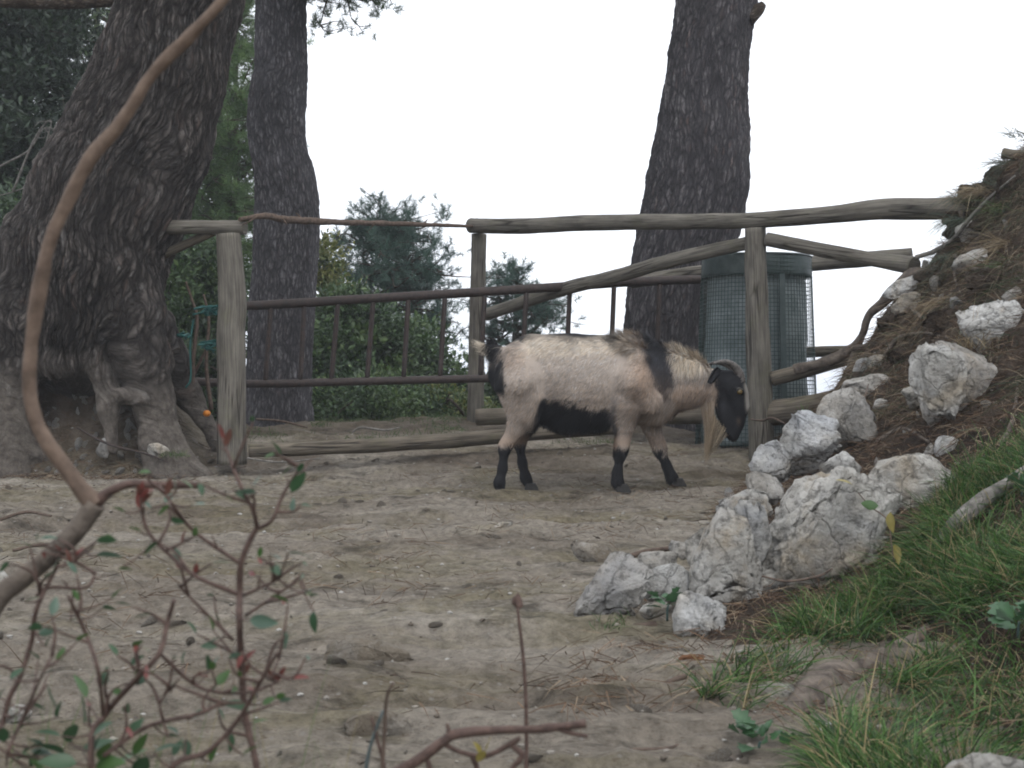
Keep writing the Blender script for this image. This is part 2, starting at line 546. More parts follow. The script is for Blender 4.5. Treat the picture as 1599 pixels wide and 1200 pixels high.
def ico(sub):
    import bmesh
    b = bmesh.new()
    bmesh.ops.create_icosphere(b, subdivisions=sub, radius=1)
    V = np.array([v.co[:] for v in b.verts])
    F = np.array([[v.index for v in f.verts] for f in b.faces])
    b.free()
    return V, F


ICO = {k: ico(k) for k in (1, 2, 3, 4, 5, 6)}


def rock_mesh(outline, depth, seed, sub=5, rough=0.10, box=0.55):
    """outline: local (x,z) points round the silhouette, star shaped about the origin; depth: half thickness"""
    D, F = ICO[sub]
    ol = np.asarray(outline, float)
    th = np.arctan2(ol[:, 1], ol[:, 0])
    r = np.hypot(ol[:, 0], ol[:, 1])
    o = np.argsort(th)
    th, r = th[o], r[o]
    # straight-edged silhouette: sample the polygon finely
    P0 = np.stack([r * np.cos(th), r * np.sin(th)], 1)
    P1 = np.roll(P0, -1, 0)
    fine = np.concatenate([P0 + (P1 - P0) * t for t in np.linspace(0, 1, 12, endpoint=False)])
    ft = np.arctan2(fine[:, 1], fine[:, 0])
    fr = np.hypot(fine[:, 0], fine[:, 1])
    o = np.argsort(ft)
    ft, fr = ft[o], fr[o]
    ft = np.concatenate([ft - 2 * math.pi, ft, ft + 2 * math.pi])
    fr = np.concatenate([fr, fr, fr])
    t = np.arctan2(D[:, 2], D[:, 0])
    rho = np.hypot(D[:, 0], D[:, 2])
    rad = np.interp(t, ft, fr)
    s = rho ** box
    V = np.stack([np.cos(t) * rad * s, depth * np.sign(D[:, 1]) * np.abs(D[:, 1]) ** 0.85, np.sin(t) * rad * s], 1)
    size = r.mean()
    q = V / size
    # broken facets, large then small, then fracture blocks
    rs = np.random.default_rng(seed)
    for i in range(34):
        nrm = rs.normal(size=3)
        if i % 3 == 0:
            nrm[1] = -abs(nrm[1]) - 0.5
        nrm /= np.linalg.norm(nrm)
        dd = V @ nrm
        lim = np.quantile(dd, (0.72 if i < 10 else 0.90) + 0.08 * rs.random())
        over = np.clip(dd - lim, 0, None)
        V = V - nrm * over[:, None] * 0.97
    if sub >= 4:
        sd = rs.normal(size=(18 if sub < 6 else 30, 3))
        sd = sd / np.linalg.norm(sd, axis=1)[:, None] * 1.0
        qd = V / (np.linalg.norm(V, axis=1)[:, None] + 1e-9)
        qd = qd + 0.16 * np.stack([fbm(qd * 2.6 + k_ * 5, 3, seed + k_) for k_ in range(3)], 1)
        dst = ((qd[:, None] - sd[None]) ** 2).sum(-1)
        o2 = np.argsort(dst, axis=1)[:, :2]
        i0 = np.arange(len(V))
        gap = np.sqrt(dst[i0, o2[:, 1]]) - np.sqrt(dst[i0, o2[:, 0]])
        offs = rs.normal(size=len(sd)) * 0.055
        rad_ = np.linalg.norm(V, axis=1)
        blk = offs[o2[:, 0]] - 0.05 * (1 - sstep(0, 0.05, gap))
        V = V * (1 + blk)[:, None]
    N = V / (np.linalg.norm(V, axis=1)[:, None] + 1e-9)
    n1 = fbm(q * 1.3 + seed * 3.7, 3, seed, 0.5)
    n2 = np.abs(fbm(q * 4.5 + seed * 1.7, 5, seed + 9, 0.62))
    n3 = np.abs(fbm(q * np.array([1.4, 1.4, 2.6]) + seed * 0.7, 3, seed + 19, 0.5))
    V = V + N * ((n1 * 0.8 - n2 * 0.85 - 0.9 * np.clip(0.10 - n3, 0, 1) * 3 + 0.2) * rough * size)[:, None]
    for ax, pa in ((0, ol[:, 0]), (2, ol[:, 1])):
        lo_, hi_ = V[:, ax].min(), V[:, ax].max()
        V[:, ax] = pa.min() + (V[:, ax] - lo_) * (pa.max() - pa.min()) / (hi_ - lo_)
    return V, F


def rock(outline_px, Y, label, seed, depth=None, sub=5, rough=0.10, name='limestone_rock', cat='rock', group='limestone rocks along the bank'):
    ol = np.asarray(outline_px, float)
    c = (ol.max(0) + ol.min(0)) / 2
    ys_ = np.linspace(2.2, 7.0, 240)
    ray = np.stack([P(c[0], c[1], t_) for t_ in ys_])
    hitm = surf(ray[:, 0], ray[:, 1]) > ray[:, 2]
    if hitm.any() and Y > 2.2:
        yh = ys_[hitm.argmax()]
        Y = min(Y, yh - 0.25 * np.hypot(*(ol.max(0) - ol.min(0))) * 0.5 * Y / FPX)
    ol = c + (ol - c) * (1.17 if sub >= 5 else 1.2)
    k = Y / FPX
    loc2 = np.stack([(ol[:, 0] - c[0]) * k, (c[1] - ol[:, 1]) * k], 1)
    size = np.hypot(loc2[:, 0], loc2[:, 1]).mean()
    V, F = rock_mesh(loc2, depth or size * 0.85, seed, sub, rough)
    o = link(name, mesh_np(name, V, F), MAT['rock_dull' if 'path' in label and 'embedded' in label or 'low grey' in label else 'rock'], loc=P(c[0], c[1], Y))
    o.scale = (1, 1, 1)
    return tag(o, label, cat, group)


def surface_net(f, origin, h):
    s = f < 0
    nx, ny, nz = f.shape
    cnt = np.zeros((nx - 1, ny - 1, nz - 1), np.int8)
    for a in (0, 1):
        for b in (0, 1):
            for c in (0, 1):
                cnt += s[a:nx - 1 + a, b:ny - 1 + b, c:nz - 1 + c]
    act = (cnt > 0) & (cnt < 8)
    ci = np.argwhere(act)
    idx = np.full(act.shape, -1, np.int32)
    idx[act] = np.arange(len(ci))
    acc = np.zeros((len(ci), 3))
    num = np.zeros(len(ci))
    cor = [(a, b, c) for a in (0, 1) for b in (0, 1) for c in (0, 1)]
    for p in cor:
        for ax in range(3):
            if p[ax] == 0:
                q = list(p)
                q[ax] = 1
                f0 = f[ci[:, 0] + p[0], ci[:, 1] + p[1], ci[:, 2] + p[2]]
                f1 = f[ci[:, 0] + q[0], ci[:, 1] + q[1], ci[:, 2] + q[2]]
                x = (f0 < 0) != (f1 < 0)
                t = np.where(x, f0 / np.where(x, f0 - f1, 1), 0)
                pt = np.array(p, float)[None] + 0
                pt = np.repeat(pt, len(ci), 0)
                pt[:, ax] = t
                acc[x] += pt[x]
                num[x] += 1
    V = (ci + acc / num[:, None]) * h + origin
    quads = []
    for ax in range(3):
        o1, o2 = [(1, 2), (2, 0), (0, 1)][ax]
        sl0 = [slice(None)] * 3
        sl1 = [slice(None)] * 3
        sl0[ax] = slice(0, -1)
        sl1[ax] = slice(1, None)
        a = s[tuple(sl0)]
        b = s[tuple(sl1)]
        e = np.argwhere(a != b)
        ok = (e[:, o1] >= 1) & (e[:, o2] >= 1) & (e[:, o1] < f.shape[o1] - 1) & (e[:, o2] < f.shape[o2] - 1)
        e = e[ok]
        d1 = np.zeros(3, int)
        d1[o1] = 1
        d2 = np.zeros(3, int)
        d2[o2] = 1
        c0, c1, c2, c3 = e - d1 - d2, e - d2, e, e - d1
        g = lambda c: idx[c[:, 0], c[:, 1], c[:, 2]]
        q = np.stack([g(c0), g(c1), g(c2), g(c3)], 1)
        inside = a[e[:, 0], e[:, 1], e[:, 2]]
        q[~inside] = q[~inside][:, ::-1]
        quads.append(q)
    return V, np.vstack(quads)


def sdf_eval(prims, lo, hi, h, k=0.03):
    """prims: (a, b, ra, rb, lateral_scale[, blend]) round cones, blended into one field (lateral axis = y)"""
    n = np.ceil((np.array(hi) - np.array(lo)) / h).astype(int) + 1
    ax = [np.arange(n[i], dtype=np.float32) * h + lo[i] for i in range(3)]
    f = np.full(n, 1.0, np.float32)
    for pr in prims:
        a, b, ra, rb, ks = pr[:5]
        kk = pr[5] if len(pr) > 5 else k
        a = np.asarray(a, np.float32)
        b = np.asarray(b, np.float32)
        m = max(ra, rb) + 3 * kk + 2 * h
        i0 = np.clip(((np.minimum(a, b) - m - lo) / h).astype(int), 0, n - 1)
        i1 = np.clip(((np.maximum(a, b) + m - lo) / h).astype(int) + 2, 1, n)
        X = ax[0][i0[0]:i1[0]][:, None, None]
        Yy = ax[1][i0[1]:i1[1]][None, :, None]
        Z = ax[2][i0[2]:i1[2]][None, None, :]
        d = b - a
        L2 = float(d @ d) + 1e-9
        px, py, pz = X - a[0], Yy - a[1], Z - a[2]
        t = np.clip((px * d[0] + py * d[1] + pz * d[2]) / L2, 0, 1)
        dist = np.sqrt((px - t * d[0]) ** 2 + ((py - t * d[1]) * ks) ** 2 + (pz - t * d[2]) ** 2) - (ra + (rb - ra) * t)
        sub = f[i0[0]:i1[0], i0[1]:i1[1], i0[2]:i1[2]]
        hh = np.clip(0.5 + 0.5 * (sub - dist) / kk, 0, 1)
        f[i0[0]:i1[0], i0[1]:i1[1], i0[2]:i1[2]] = sub + (dist - sub) * hh - kk * hh * (1 - hh)
    return f


def normals(V, F):
    N = np.zeros_like(V)
    fn = np.cross(V[F[:, 2]] - V[F[:, 0]], V[F[:, 3 if F.shape[1] == 4 else 1]] - V[F[:, 1 if F.shape[1] == 4 else 0]])
    for c in range(F.shape[1]):
        np.add.at(N, F[:, c], fn)
    return N / (np.linalg.norm(N, axis=1)[:, None] + 1e-12)


def blades(root, d, side, length, width, col, segs=3, droop=None, tipcol=None):
    """thin tapering strips: root (n,3), d direction, side vector; droop (n,) pulls the tip down"""
    n = len(root)
    d = d / (np.linalg.norm(d, axis=1)[:, None] + 1e-9)
    side = side - d * (side * d).sum(1)[:, None]
    side /= np.linalg.norm(side, axis=1)[:, None] + 1e-9
    rows, cols = [], []
    for i in range(segs):
        t = i / segs
        c = root + d * (length * t)[:, None]
        if droop is not None:
            c = c + np.stack([np.zeros(n), np.zeros(n), -droop * length * t * t], 1)
        w = (width * (1 - t) ** 0.7 * 0.5)[:, None]
        rows += [c - side * w, c + side * w]
        cc = col if tipcol is None else col * (1 - t) + tipcol * t
        cols += [cc, cc]
    tip = root + d * length[:, None]
    if droop is not None:
        tip = tip + np.stack([np.zeros(n), np.zeros(n), -droop * length], 1)
    rows.append(tip)
    cols.append(col if tipcol is None else tipcol)
    k = 2 * segs + 1
    V = np.stack(rows, 1).reshape(-1, 3)
    Cc = np.stack(cols, 1).reshape(-1, 3)
    b = (np.arange(n) * k)[:, None]
    Q = [np.array([[2 * i, 2 * i + 1, 2 * i + 3, 2 * i + 2]]) + b for i in range(segs - 1)]
    T = np.array([[2 * segs - 2, 2 * segs - 1, 2 * segs]]) + b
    F = ([np.vstack(Q)] if Q else []) + [T]
    return V, F, Cc


def rand_dirs(n, r=rng):
    v = r.normal(size=(n, 3))
    return v / np.linalg.norm(v, axis=1)[:, None]


def leaf_cloud(cen, rad, n_per, ll, lw, pal, r, squash=0.8, flat=0.35, up=0.2):
    """clumps of leaf-sized folded quads"""
    K = len(cen)
    n = K * n_per
    ci = np.repeat(np.arange(K), n_per)
    off = rand_dirs(n, r) * (r.random(n) ** 0.45)[:, None]
    p = cen[ci] + off * rad[ci][:, None] * np.array([1, 1, squash])
    d = rand_dirs(n, r) + off * 0.7 + np.array([0, 0, up])
    d /= np.linalg.norm(d, axis=1)[:, None]
    s = np.cross(d, rand_dirs(n, r))
    s /= np.linalg.norm(s, axis=1)[:, None] + 1e-9
    nn = np.cross(d, s)
    L = (ll * (0.6 + 0.8 * r.random(n)))[:, None]
    w = L * (lw / ll)
    V = np.stack([p, p + d * L * 0.45 - s * w * 0.5 + nn * w * flat * 0.4, p + d * L, p + d * L * 0.45 + s * w * 0.5 + nn * w * flat * 0.4], 1).reshape(-1, 3)
    F = np.arange(n * 4).reshape(-1, 4)
    pal = np.asarray(pal)
    tone = r.random(K)[ci] * 0.6 + r.random(n) * 0.4
    k0 = np.minimum((tone * (len(pal) - 1)).astype(int), len(pal) - 2)
    fr = (tone * (len(pal) - 1) - k0)[:, None]
    c = pal[k0] * (1 - fr) + pal[k0 + 1] * fr
    c *= (0.75 + 0.5 * r.random(n))[:, None]
    return V, F, np.repeat(c, 4, 0)


def needle_cloud(cen, axis, n_per, nl, nw, pal, r, spread=0.9):
    """tufts of pine needles round twig ends; axis (K,3)"""
    K = len(cen)
    n = K * n_per
    ci = np.repeat(np.arange(K), n_per)
    d = axis[ci] * 0.7 + rand_dirs(n, r) * spread
    p = cen[ci] - axis[ci] * (r.random(n) * nl * 0.9)[:, None]
    s = rand_dirs(n, r)
    pal = np.asarray(pal)
    tone = (r.random(K)[ci] * 0.7 + r.random(n) * 0.3)[:, None]
    c = pal[0] * (1 - tone) + pal[1] * tone
    L = nl * (0.6 + 0.7 * r.random(n))
    return blades(p, d, s, L, np.full(n, nw), c, 1)


# ------------------------------------------------------------------ ground
YP = np.array([-3000, -60, -6, 0, 2.3, 4.2, 6.0, 6.45, 6.75, 7.0, 7.4, 8.0, 8.6, 9.5, 12, 20, 60, 300, 4000.0])
ZP = np.array([-30, -3.0, -0.95, -0.74, -0.606, -0.505, -0.420, -0.385, -0.305, -0.26, -0.215, -0.165, -0.17, -0.32, -1.2, -5, -26, -60, -140.0])


def G(x, y):
    x = np.asarray(x, float)
    y = np.asarray(y, float)
    z = np.interp(y, YP, ZP)
    near = np.exp(-((y - 4) / 7) ** 4) * np.exp(-(x / 7) ** 4)
    q = np.stack([x * 0.9, y * 2.6, 0 * x], -1).reshape(-1, 3)
    a = fbm(q, 3, 3).reshape(x.shape)
    q2 = np.stack([x * 3.5, y * 9, 0 * x], -1).reshape(-1, 3)
    b = fbm(q2, 4, 11, 0.6).reshape(x.shape)
    q3 = np.stack([x * 22, y * 26, 0 * x], -1).reshape(-1, 3)
    c = fbm(q3, 3, 21, 0.6).reshape(x.shape)
    ledge = np.abs(fbm(np.stack([x * 1.3, y * 5.0, 0 * x], -1).reshape(-1, 3), 4, 31, 0.55).reshape(x.shape))
    z = z + near * (0.034 * a + 0.026 * b + 0.011 * c - 0.07 * ledge + 0.016)
    # eroded earth under the old pine
    z = z + (0.66 + 0.22 * b) * np.exp(-(((x + 2.06) / 0.38) ** 2 + ((y - 7.08) / 0.33) ** 2) ** 1.4)
    # the ground sinks away on the seaward side behind the right-hand fence
    z = z - 1.1 * sstep(7.2, 9.5, y) * sstep(0.6, 1.8, x) - 0.25 * sstep(8.2, 10, y) * sstep(-0.6, 0.6, x)
    return z


def axis_pts(lo, hi, step, far_lo, far_hi, n):
    mid = np.arange(lo, hi + 1e-6, step)
    e = np.linspace(0, 1, n + 1)[1:]
    up = hi + (far_hi - hi) * (np.exp(e * 9) - 1) / (math.exp(9) - 1)
    dn = lo - (lo - far_lo) * (np.exp(e * 9) - 1) / (math.exp(9) - 1)
    return np.concatenate([dn[::-1], mid, up])


def grid_mesh(name, xs, ys, zf):
    X, Y = np.meshgrid(xs, ys)
    Z = zf(X, Y)
    V = np.stack([X, Y, Z], -1).reshape(-1, 3)
    nx, ny = len(xs), len(ys)
    i, j = np.meshgrid(np.arange(ny - 1), np.arange(nx - 1), indexing='ij')
    Q = np.stack([i * nx + j, i * nx + j + 1, (i + 1) * nx + j + 1, (i + 1) * nx + j], -1).reshape(-1, 4)
    return V, Q


V, Q = grid_mesh('ground', axis_pts(-3.6, 3.2, 0.02, -3500, 3500, 34), axis_pts(0.8, 9.4, 0.02, -3000, 4000, 40), G)
gsoil = np.exp(-(((V[:, 0] + 2.1) / 0.55) ** 2 + ((V[:, 1] - 6.95) / 0.42) ** 2) ** 2) * 1.0
gsoil = np.maximum(gsoil, 0.75 * sstep(7.0, 7.5, V[:, 1] + 0.25 * fbm(V * 2.5, 3, 55)) * sstep(-0.45, 0.25, fbm(V * 1.7, 3, 56) + 0.25))
gsoil = np.maximum(gsoil, 0.7 * sstep(6.25, 6.6, V[:, 1] + 0.2 * fbm(V * 3, 3, 57)) * sstep(-0.1, 0.4, fbm(V * 3.1, 4, 58)))
gsoil = np.maximum(gsoil, sstep(0.0, 0.25, fbm(V * np.array([1.6, 4.0, 1]), 4, 59) - 0.28) * 0.55)
ground = link('ground', mesh_np('ground', V, Q, col=np.repeat(gsoil[:, None], 3, 1)), MAT['ground'])
tag(ground, 'bare trodden dirt path with moss, chips of stone and pine litter', kind='structure')

# bank: world-space control points of the slope on the right, spread with a multiquadric
BK = [  # px, row, distance
    (1599, 1200, 2.3), (1700, 1000, 2.9), (1599, 960, 3.05), (1599, 800, 3.5), (1599, 690, 3.9), (1599, 600, 4.25), (1599, 480, 4.75), (1599, 385, 5.25), (1599, 260, 5.75),
    (1400, 1040, 3.05), (1400, 930, 3.4), (1400, 800, 3.85), (1400, 735, 4.25), (1400, 655, 4.8), (1400, 590, 5.2), (1400, 520, 5.6), (1405, 452, 6.05),
    (1250, 880, 3.9), (1250, 775, 4.5), (1260, 720, 5.1), (1280, 670, 5.6), (1300, 630, 6.2),
    (1345, 575, 6.1), (1330, 640, 5.5), (1500, 950, 3.2), (1500, 770, 3.85), (1500, 640, 4.5), (1500, 540, 5.0), (1500, 450, 5.5), (1500, 385, 5.95), (1540, 300, 6.0),
    (1450, 420, 6.05), (1455, 470, 5.75), (1570, 262, 6.05), (1300, 940, 3.35), (1200, 800, 4.3),
]
BW = [P(*b) for b in BK]
for x, y, z in [(2.3, 2.6, -0.45), (2.6, 4, 0.35), (3.2, 5.5, 1.35), (3.5, 6.5, 1.6), (3.4, 3, 0.1), (2.9, 7.4, 1.0), (2.2, 7.0, 0.35), (1.6, 7.0, -0.2), (2.0, 7.8, -0.5), (3.2, 8.6, -0.2), (4.4, 6, 2.0), (4.4, 3, 0.6), (4.4, 8.5, 0.4)]:
    BW.append(np.array([x, y, z]))
FOOT = [(0.62, 2.2), (0.66, 2.7), (0.50, 3.05), (0.42, 3.3), (0.48, 3.7), (0.56, 4.2), (0.68, 4.9), (0.90, 5.7), (1.08, 6.4), (1.3, 7.1)]
for x, y in FOOT:
    z = float(G(np.array([x]), np.array([y]))[0])
    BW.append(np.array([x, y, z - 0.02]))
    BW.append(np.array([x - 0.35, y, z - 0.22]))
for x in (0.7, 1.2, 1.8, 2.6, 3.6):
    BW.append(np.array([x, 1.6, -0.78]))
BW = np.array(BW)


def _mq(d2):
    return np.sqrt(d2 + 0.12 ** 2)


_A = _mq(((BW[:, None, :2] - BW[None, :, :2]) ** 2).sum(-1))
_nb = len(BW)
_M = np.zeros((_nb + 3, _nb + 3))
_M[:_nb, :_nb] = _A - 0.015 * np.eye(_nb)
_M[:_nb, _nb] = 1
_M[:_nb, _nb + 1:] = BW[:, :2]
_M[_nb:, :_nb] = _M[:_nb, _nb:].T
_W = np.linalg.solve(_M, np.concatenate([BW[:, 2], [0, 0, 0]]))


def BANK0(x, y):
    x = np.asarray(x, float)
    y = np.asarray(y, float)
    xf, yf = x.ravel(), y.ravel()
    out = np.full(len(xf), _W[_nb]) + _W[_nb + 1] * xf + _W[_nb + 2] * yf
    for i in range(_nb):
        out += _W[i] * _mq((xf - BW[i, 0]) ** 2 + (yf - BW[i, 1]) ** 2)
    return out.reshape(x.shape)


def BANK(x, y):
    z = BANK0(x, y)
    q = np.stack([x * 4, y * 4, z * 3], -1).reshape(-1, 3)
    n = fbm(q, 5, 41, 0.6).reshape(z.shape)
    q2 = np.stack([x * 13, y * 13, z * 9], -1).reshape(-1, 3)
    n2 = np.abs(fbm(q2, 4, 43, 0.6).reshape(z.shape))
    up = sstep(0.9, 1.7, np.asarray(x, float) + 0.0 * z)
    return z + (0.060 + 0.05 * up) * n * sstep(0.35, 0.9, np.asarray(x, float)) + (0.012 + 0.05 * up) * (0.25 - n2)


V, Q = grid_mesh('earth_bank', np.arange(0.05, 4.3, 0.018), np.arange(1.7, 8.4, 0.02), BANK)
bank = link('earth_bank', mesh_np('earth_bank', V, Q), MAT['soil'])
tag(bank, 'steep bank of dark earth and fallen pine needles right of the path', kind='structure')


def surf(x, y):
    """height of whatever lies on top at x, y"""
    x = np.asarray(x, float)
    y = np.asarray(y, float)
    z = G(x, y)
    inb = (x > 0.06) & (x < 4.28) & (y > 1.72) & (y < 8.35)
    zb = np.where(inb, BANK(x, y), -99)
    return np.maximum(z, zb)


def s1(x, y):
    return float(surf(np.array([x]), np.array([y]))[0])


# ------------------------------------------------------------------ trees
def trunk_profile(rows, Y, top_extra, name, root, mat, seed, label=None):
    """rows: (py, left px, right px) from top to bottom; a lumpy tapering trunk"""
    pts, rad = [], []
    for py, l, r in rows:
        pts.append(P((l + r) / 2, py, Y))
        rad.append((r - l) / 2 * Y / FPX)
    for dz, dx, rr in top_extra:
        pts.insert(0, pts[0] + np.array([dx, 0, dz]))
        rad.insert(0, rr)
    pts, rad = pts[::-1], rad[::-1]
    V, F, bk = tube(pts, rad, seg=150, res=26, amp=0.07, nscale=(3, 2.2), seed=seed, cap=True)
    return link(name, mesh_np(name, local(V, root), F, bk=bk), mat, root)


def limb_and_needles(root, starts, seed, pal, n_per=60, nl=0.09, nw=0.0022, tufts=40, spread=0.35, leaf=None):
    """limbs (one part each), twigs and needle tufts for a crown"""
    r = np.random.default_rng(seed)
    twigs, cen, ax = [], [], []
    for a, b, r0 in starts:
        a, b = np.array(a, float), np.array(b, float)
        mid = (a + b) / 2 + r.normal(size=3) * 0.08 * np.linalg.norm(b - a)
        V, F, bk = tube([a, mid, b], [r0, r0 * 0.7, r0 * 0.3], seg=7, res=6, amp=0.1, seed=seed)
        link('limb', mesh_np('limb', local(V, root), F, bk=bk), MAT['bark_thin'], root)
        sub = [a * (1 - t) + b * t + (mid - (a + b) / 2) * 4 * t * (1 - t) for t in (0.55, 0.8, 1.0)]
        sub = [q_ + r.normal(size=3) * spread * np.array([0.9, 0.9, 0.5]) for q_ in sub for _ in range(3)]
        for _ in range(tufts):
            if r.random() < 0.75:
                base = sub[r.integers(len(sub))]
                e = base + r.normal(size=3) * spread * np.array([0.5, 0.5, 0.28])
            else:
                t = 0.35 + 0.65 * r.random() ** 0.6
                base = a * (1 - t) + b * t + (mid - (a + b) / 2) * 4 * t * (1 - t)
                e = base + r.normal(size=3) * spread * np.array([0.8, 0.8, 0.4])
            cen.append(e)
            v = e - base + np.array([0, 0, 0.10])
            ax.append(v / np.linalg.norm(v))
            if r.random() < 0.35:
                twigs.append(tube([base, (base + e) / 2 + r.normal(size=3) * 0.02, e], [r0 * 0.2, r0 * 0.14, 0.002], seg=4, res=3, cap=False))
        for q_ in sub:
            m2 = a * 0.4 + b * 0.6
            twigs.append(tube([m2, (m2 + q_) / 2 + r.normal(size=3) * 0.03, q_], [r0 * 0.4, r0 * 0.28, 0.003], seg=5, res=4, cap=False))
    Vn, Fn, Cn = needle_cloud(np.array(cen), np.array(ax), n_per, nl, nw, pal, r)
    link('crown', mesh_np('crown', local(Vn, root), Fn, col=Cn), MAT['needle'], root)
    if leaf:
        V, F, Cc = leaf_cloud(np.array(cen), np.full(len(cen), leaf[0]), leaf[1], leaf[2], leaf[3], leaf[4], r)
        link('foliage', mesh_np('foliage', local(V, root), F, col=Cc, smooth=False), MAT['leaf'], root)
    V, F, bk = join(twigs)
    tag(link('twigs', mesh_np('twigs', local(V, root), F, bk=bk), MAT['bark_thin'], root), kind='stuff')


PINE_PAL = [(0.018, 0.038, 0.024), (0.060, 0.098, 0.050)]
# old leaning pine on the left
YT = 6.75
ot = thing('pine_tree', 'massive leaning old pine on the left with deeply furrowed bark and exposed roots', 'tree', P(140, 720, YT))
kT = YT / FPX


def tp(px, py, dy, r):
    return P(px, py, YT) + np.array([0, dy, 0]), r * kT


chain = [
    [(330, -560, 0.1, 66), (300, -200, 0, 82), (281, 0, 0, 88), (250, 120, 0, 97), (215, 220, 0, 108), (175, 310, 0, 116), (135, 400, 0, 116), (118, 480, 0.05, 105), (120, 540, 0.1, 85)],
    [(75, 400, -0.05, 70), (45, 500, -0.08, 58), (22, 600, -0.1, 46), (12, 690, -0.12, 50), (5, 770, -0.14, 72)],
    [(-20, 450, 0, 60), (-60, 600, 0, 60), (-80, 760, 0, 80)],
    [(185, 400, -0.06, 70), (212, 490, -0.10, 50), (232, 560, -0.12, 38), (250, 630, -0.14, 29), (266, 690, -0.16, 31), (285, 750, -0.18, 44)],
    [(262, 690, -0.16, 24), (310, 725, -0.2, 14), (350, 745, -0.22, 9)],
    [(225, 520, 0.1, 40), (285, 620, 0.15, 20), (330, 690, 0.12, 13), (355, 740, 0.1, 12)],
    [(60, 560, -0.12, 24), (110, 572, -0.16, 19), (150, 566, -0.1, 16), (190, 560, 0.0, 22)],
    [(150, 520, -0.05, 40), (178, 590, -0.15, 17), (190, 640, -0.22, 13), (200, 700, -0.24, 9)],
    [(186, 622, -0.2, 8), (215, 618, -0.24, 7), (246, 624, -0.26, 6)],
    [(20, 640, -0.14, 30), (60, 700, -0.1, 18), (120, 740, -0.05, 12)],
]
prims = []
for ch in chain:
    for a, b in zip(ch[:-1], ch[1:]):
        pa, ra = tp(*a)
        pb, rb = tp(*b)
        prims.append((pa, pb, ra, rb, 1.0, 0.05))
lo = np.array([P(-160, 0, YT)[0], YT - 0.62, P(0, 790, YT)[2]])
hi = np.array([P(440, 0, YT)[0], YT + 0.62, P(0, -330, YT)[2]])
f = sdf_eval(prims, lo, hi, 0.0135)
V, Q = surface_net(f, lo, 0.0135)
axp = np.array([P(p[0], p[1], YT)[[0, 2]] for p in chain[0]])[::-1]
cxz = np.interp(V[:, 2], axp[:, 1], axp[:, 0])
ang = np.arctan2(V[:, 0] - cxz, -(V[:, 1] - YT))
lean = (V[:, 0] - cxz)
bk = np.stack([ang * 0.36 + 0.12 * fbm(V * 2.2, 3, 5), V[:, 2] * 1.12 + 0.10 * fbm(V * 2.0 + 9, 3, 6) + lean * 0.35, 1 - sstep(-0.10, 0.22, V[:, 2] + 0.10 * fbm(V * 5, 3, 15))], 1)
Nn = normals(V, Q)
V = V + Nn * (0.022 * fbm(np.stack([ang * 5, V[:, 2] * 2.0, V[:, 1]], 1), 4, 8))[:, None]
link('trunk', mesh_np('trunk', local(V, ot), Q, bk=bk), MAT['bark_big'], ot)
tube_obj('limb', [P(235, -4, YT), P(120, 3, YT - 0.1), P(0, 2, YT - 0.3), P(-140, -14, YT - 0.5)], [0.032, 0.034, 0.03, 0.022], MAT['bark_thin'], root=ot, seg=20, res=14, amp=0.12, seed=2)
tz = P(320, -330, YT)
limb_and_needles(ot, [(tz, tz + np.array([dx, dy, dz]), 0.05) for dx, dy, dz in ((-1.2, 0.6, 1.1), (0.9, 0.4, 1.6), (0.1, -0.9, 1.4), (-0.6, 1.2, 1.9), (0.5, 1.1, 1.0), (-1.2, -0.4, 1.7))], 51, PINE_PAL, 40, 0.14, 0.006, 90, 0.45)

# straight pine behind the gate, left of centre
Y2 = 8.0
t2 = thing('pine_tree', 'upright dark pine trunk with a sideways kink standing behind the gate', 'tree', P(434, 660, Y2))
trunk_profile([(0, 399, 478), (60, 398, 478), (110, 396, 480), (150, 388, 479), (200, 386, 477), (240, 392, 480), (290, 397, 494), (340, 398, 498), (400, 394, 496), (470, 389, 492), (560, 386, 488), (630, 381, 487), (690, 368, 498)],
              Y2, [(0.9, 0.03, 0.14), (1.6, 0.1, 0.11), (1.6, 0.12, 0.07)], 'trunk', t2, MAT['bark'], 12)
q = P(436, -20, Y2)
limb_and_needles(t2, [(q + np.array([0.03, 0, 0.3]), P(590, 8, 7.9), 0.022), (q + np.array([0.03, 0, 0.5]), P(555, -30, 8.2), 0.022), (q + np.array([0.03, 0, 0.4]), P(520, -10, 8.0), 0.02)], 61, [(0.028, 0.055, 0.030), (0.09, 0.13, 0.065)], 46, 0.055, 0.0026, 150, 0.14)
limb_and_needles(t2, [(q + np.array([0.1, 0, 2.2]), q + np.array([0.1, 0, 2.2]) + np.array(v), 0.04) for v in ((1.1, .5, .9), (-1.1, .3, .8), (.2, 1.2, 1.1), (-.2, -1.1, .9), (0, 0.1, 2.2), (.8, -.8, 1.3))], 62, PINE_PAL, 40, 0.14, 0.006, 90, 0.45)

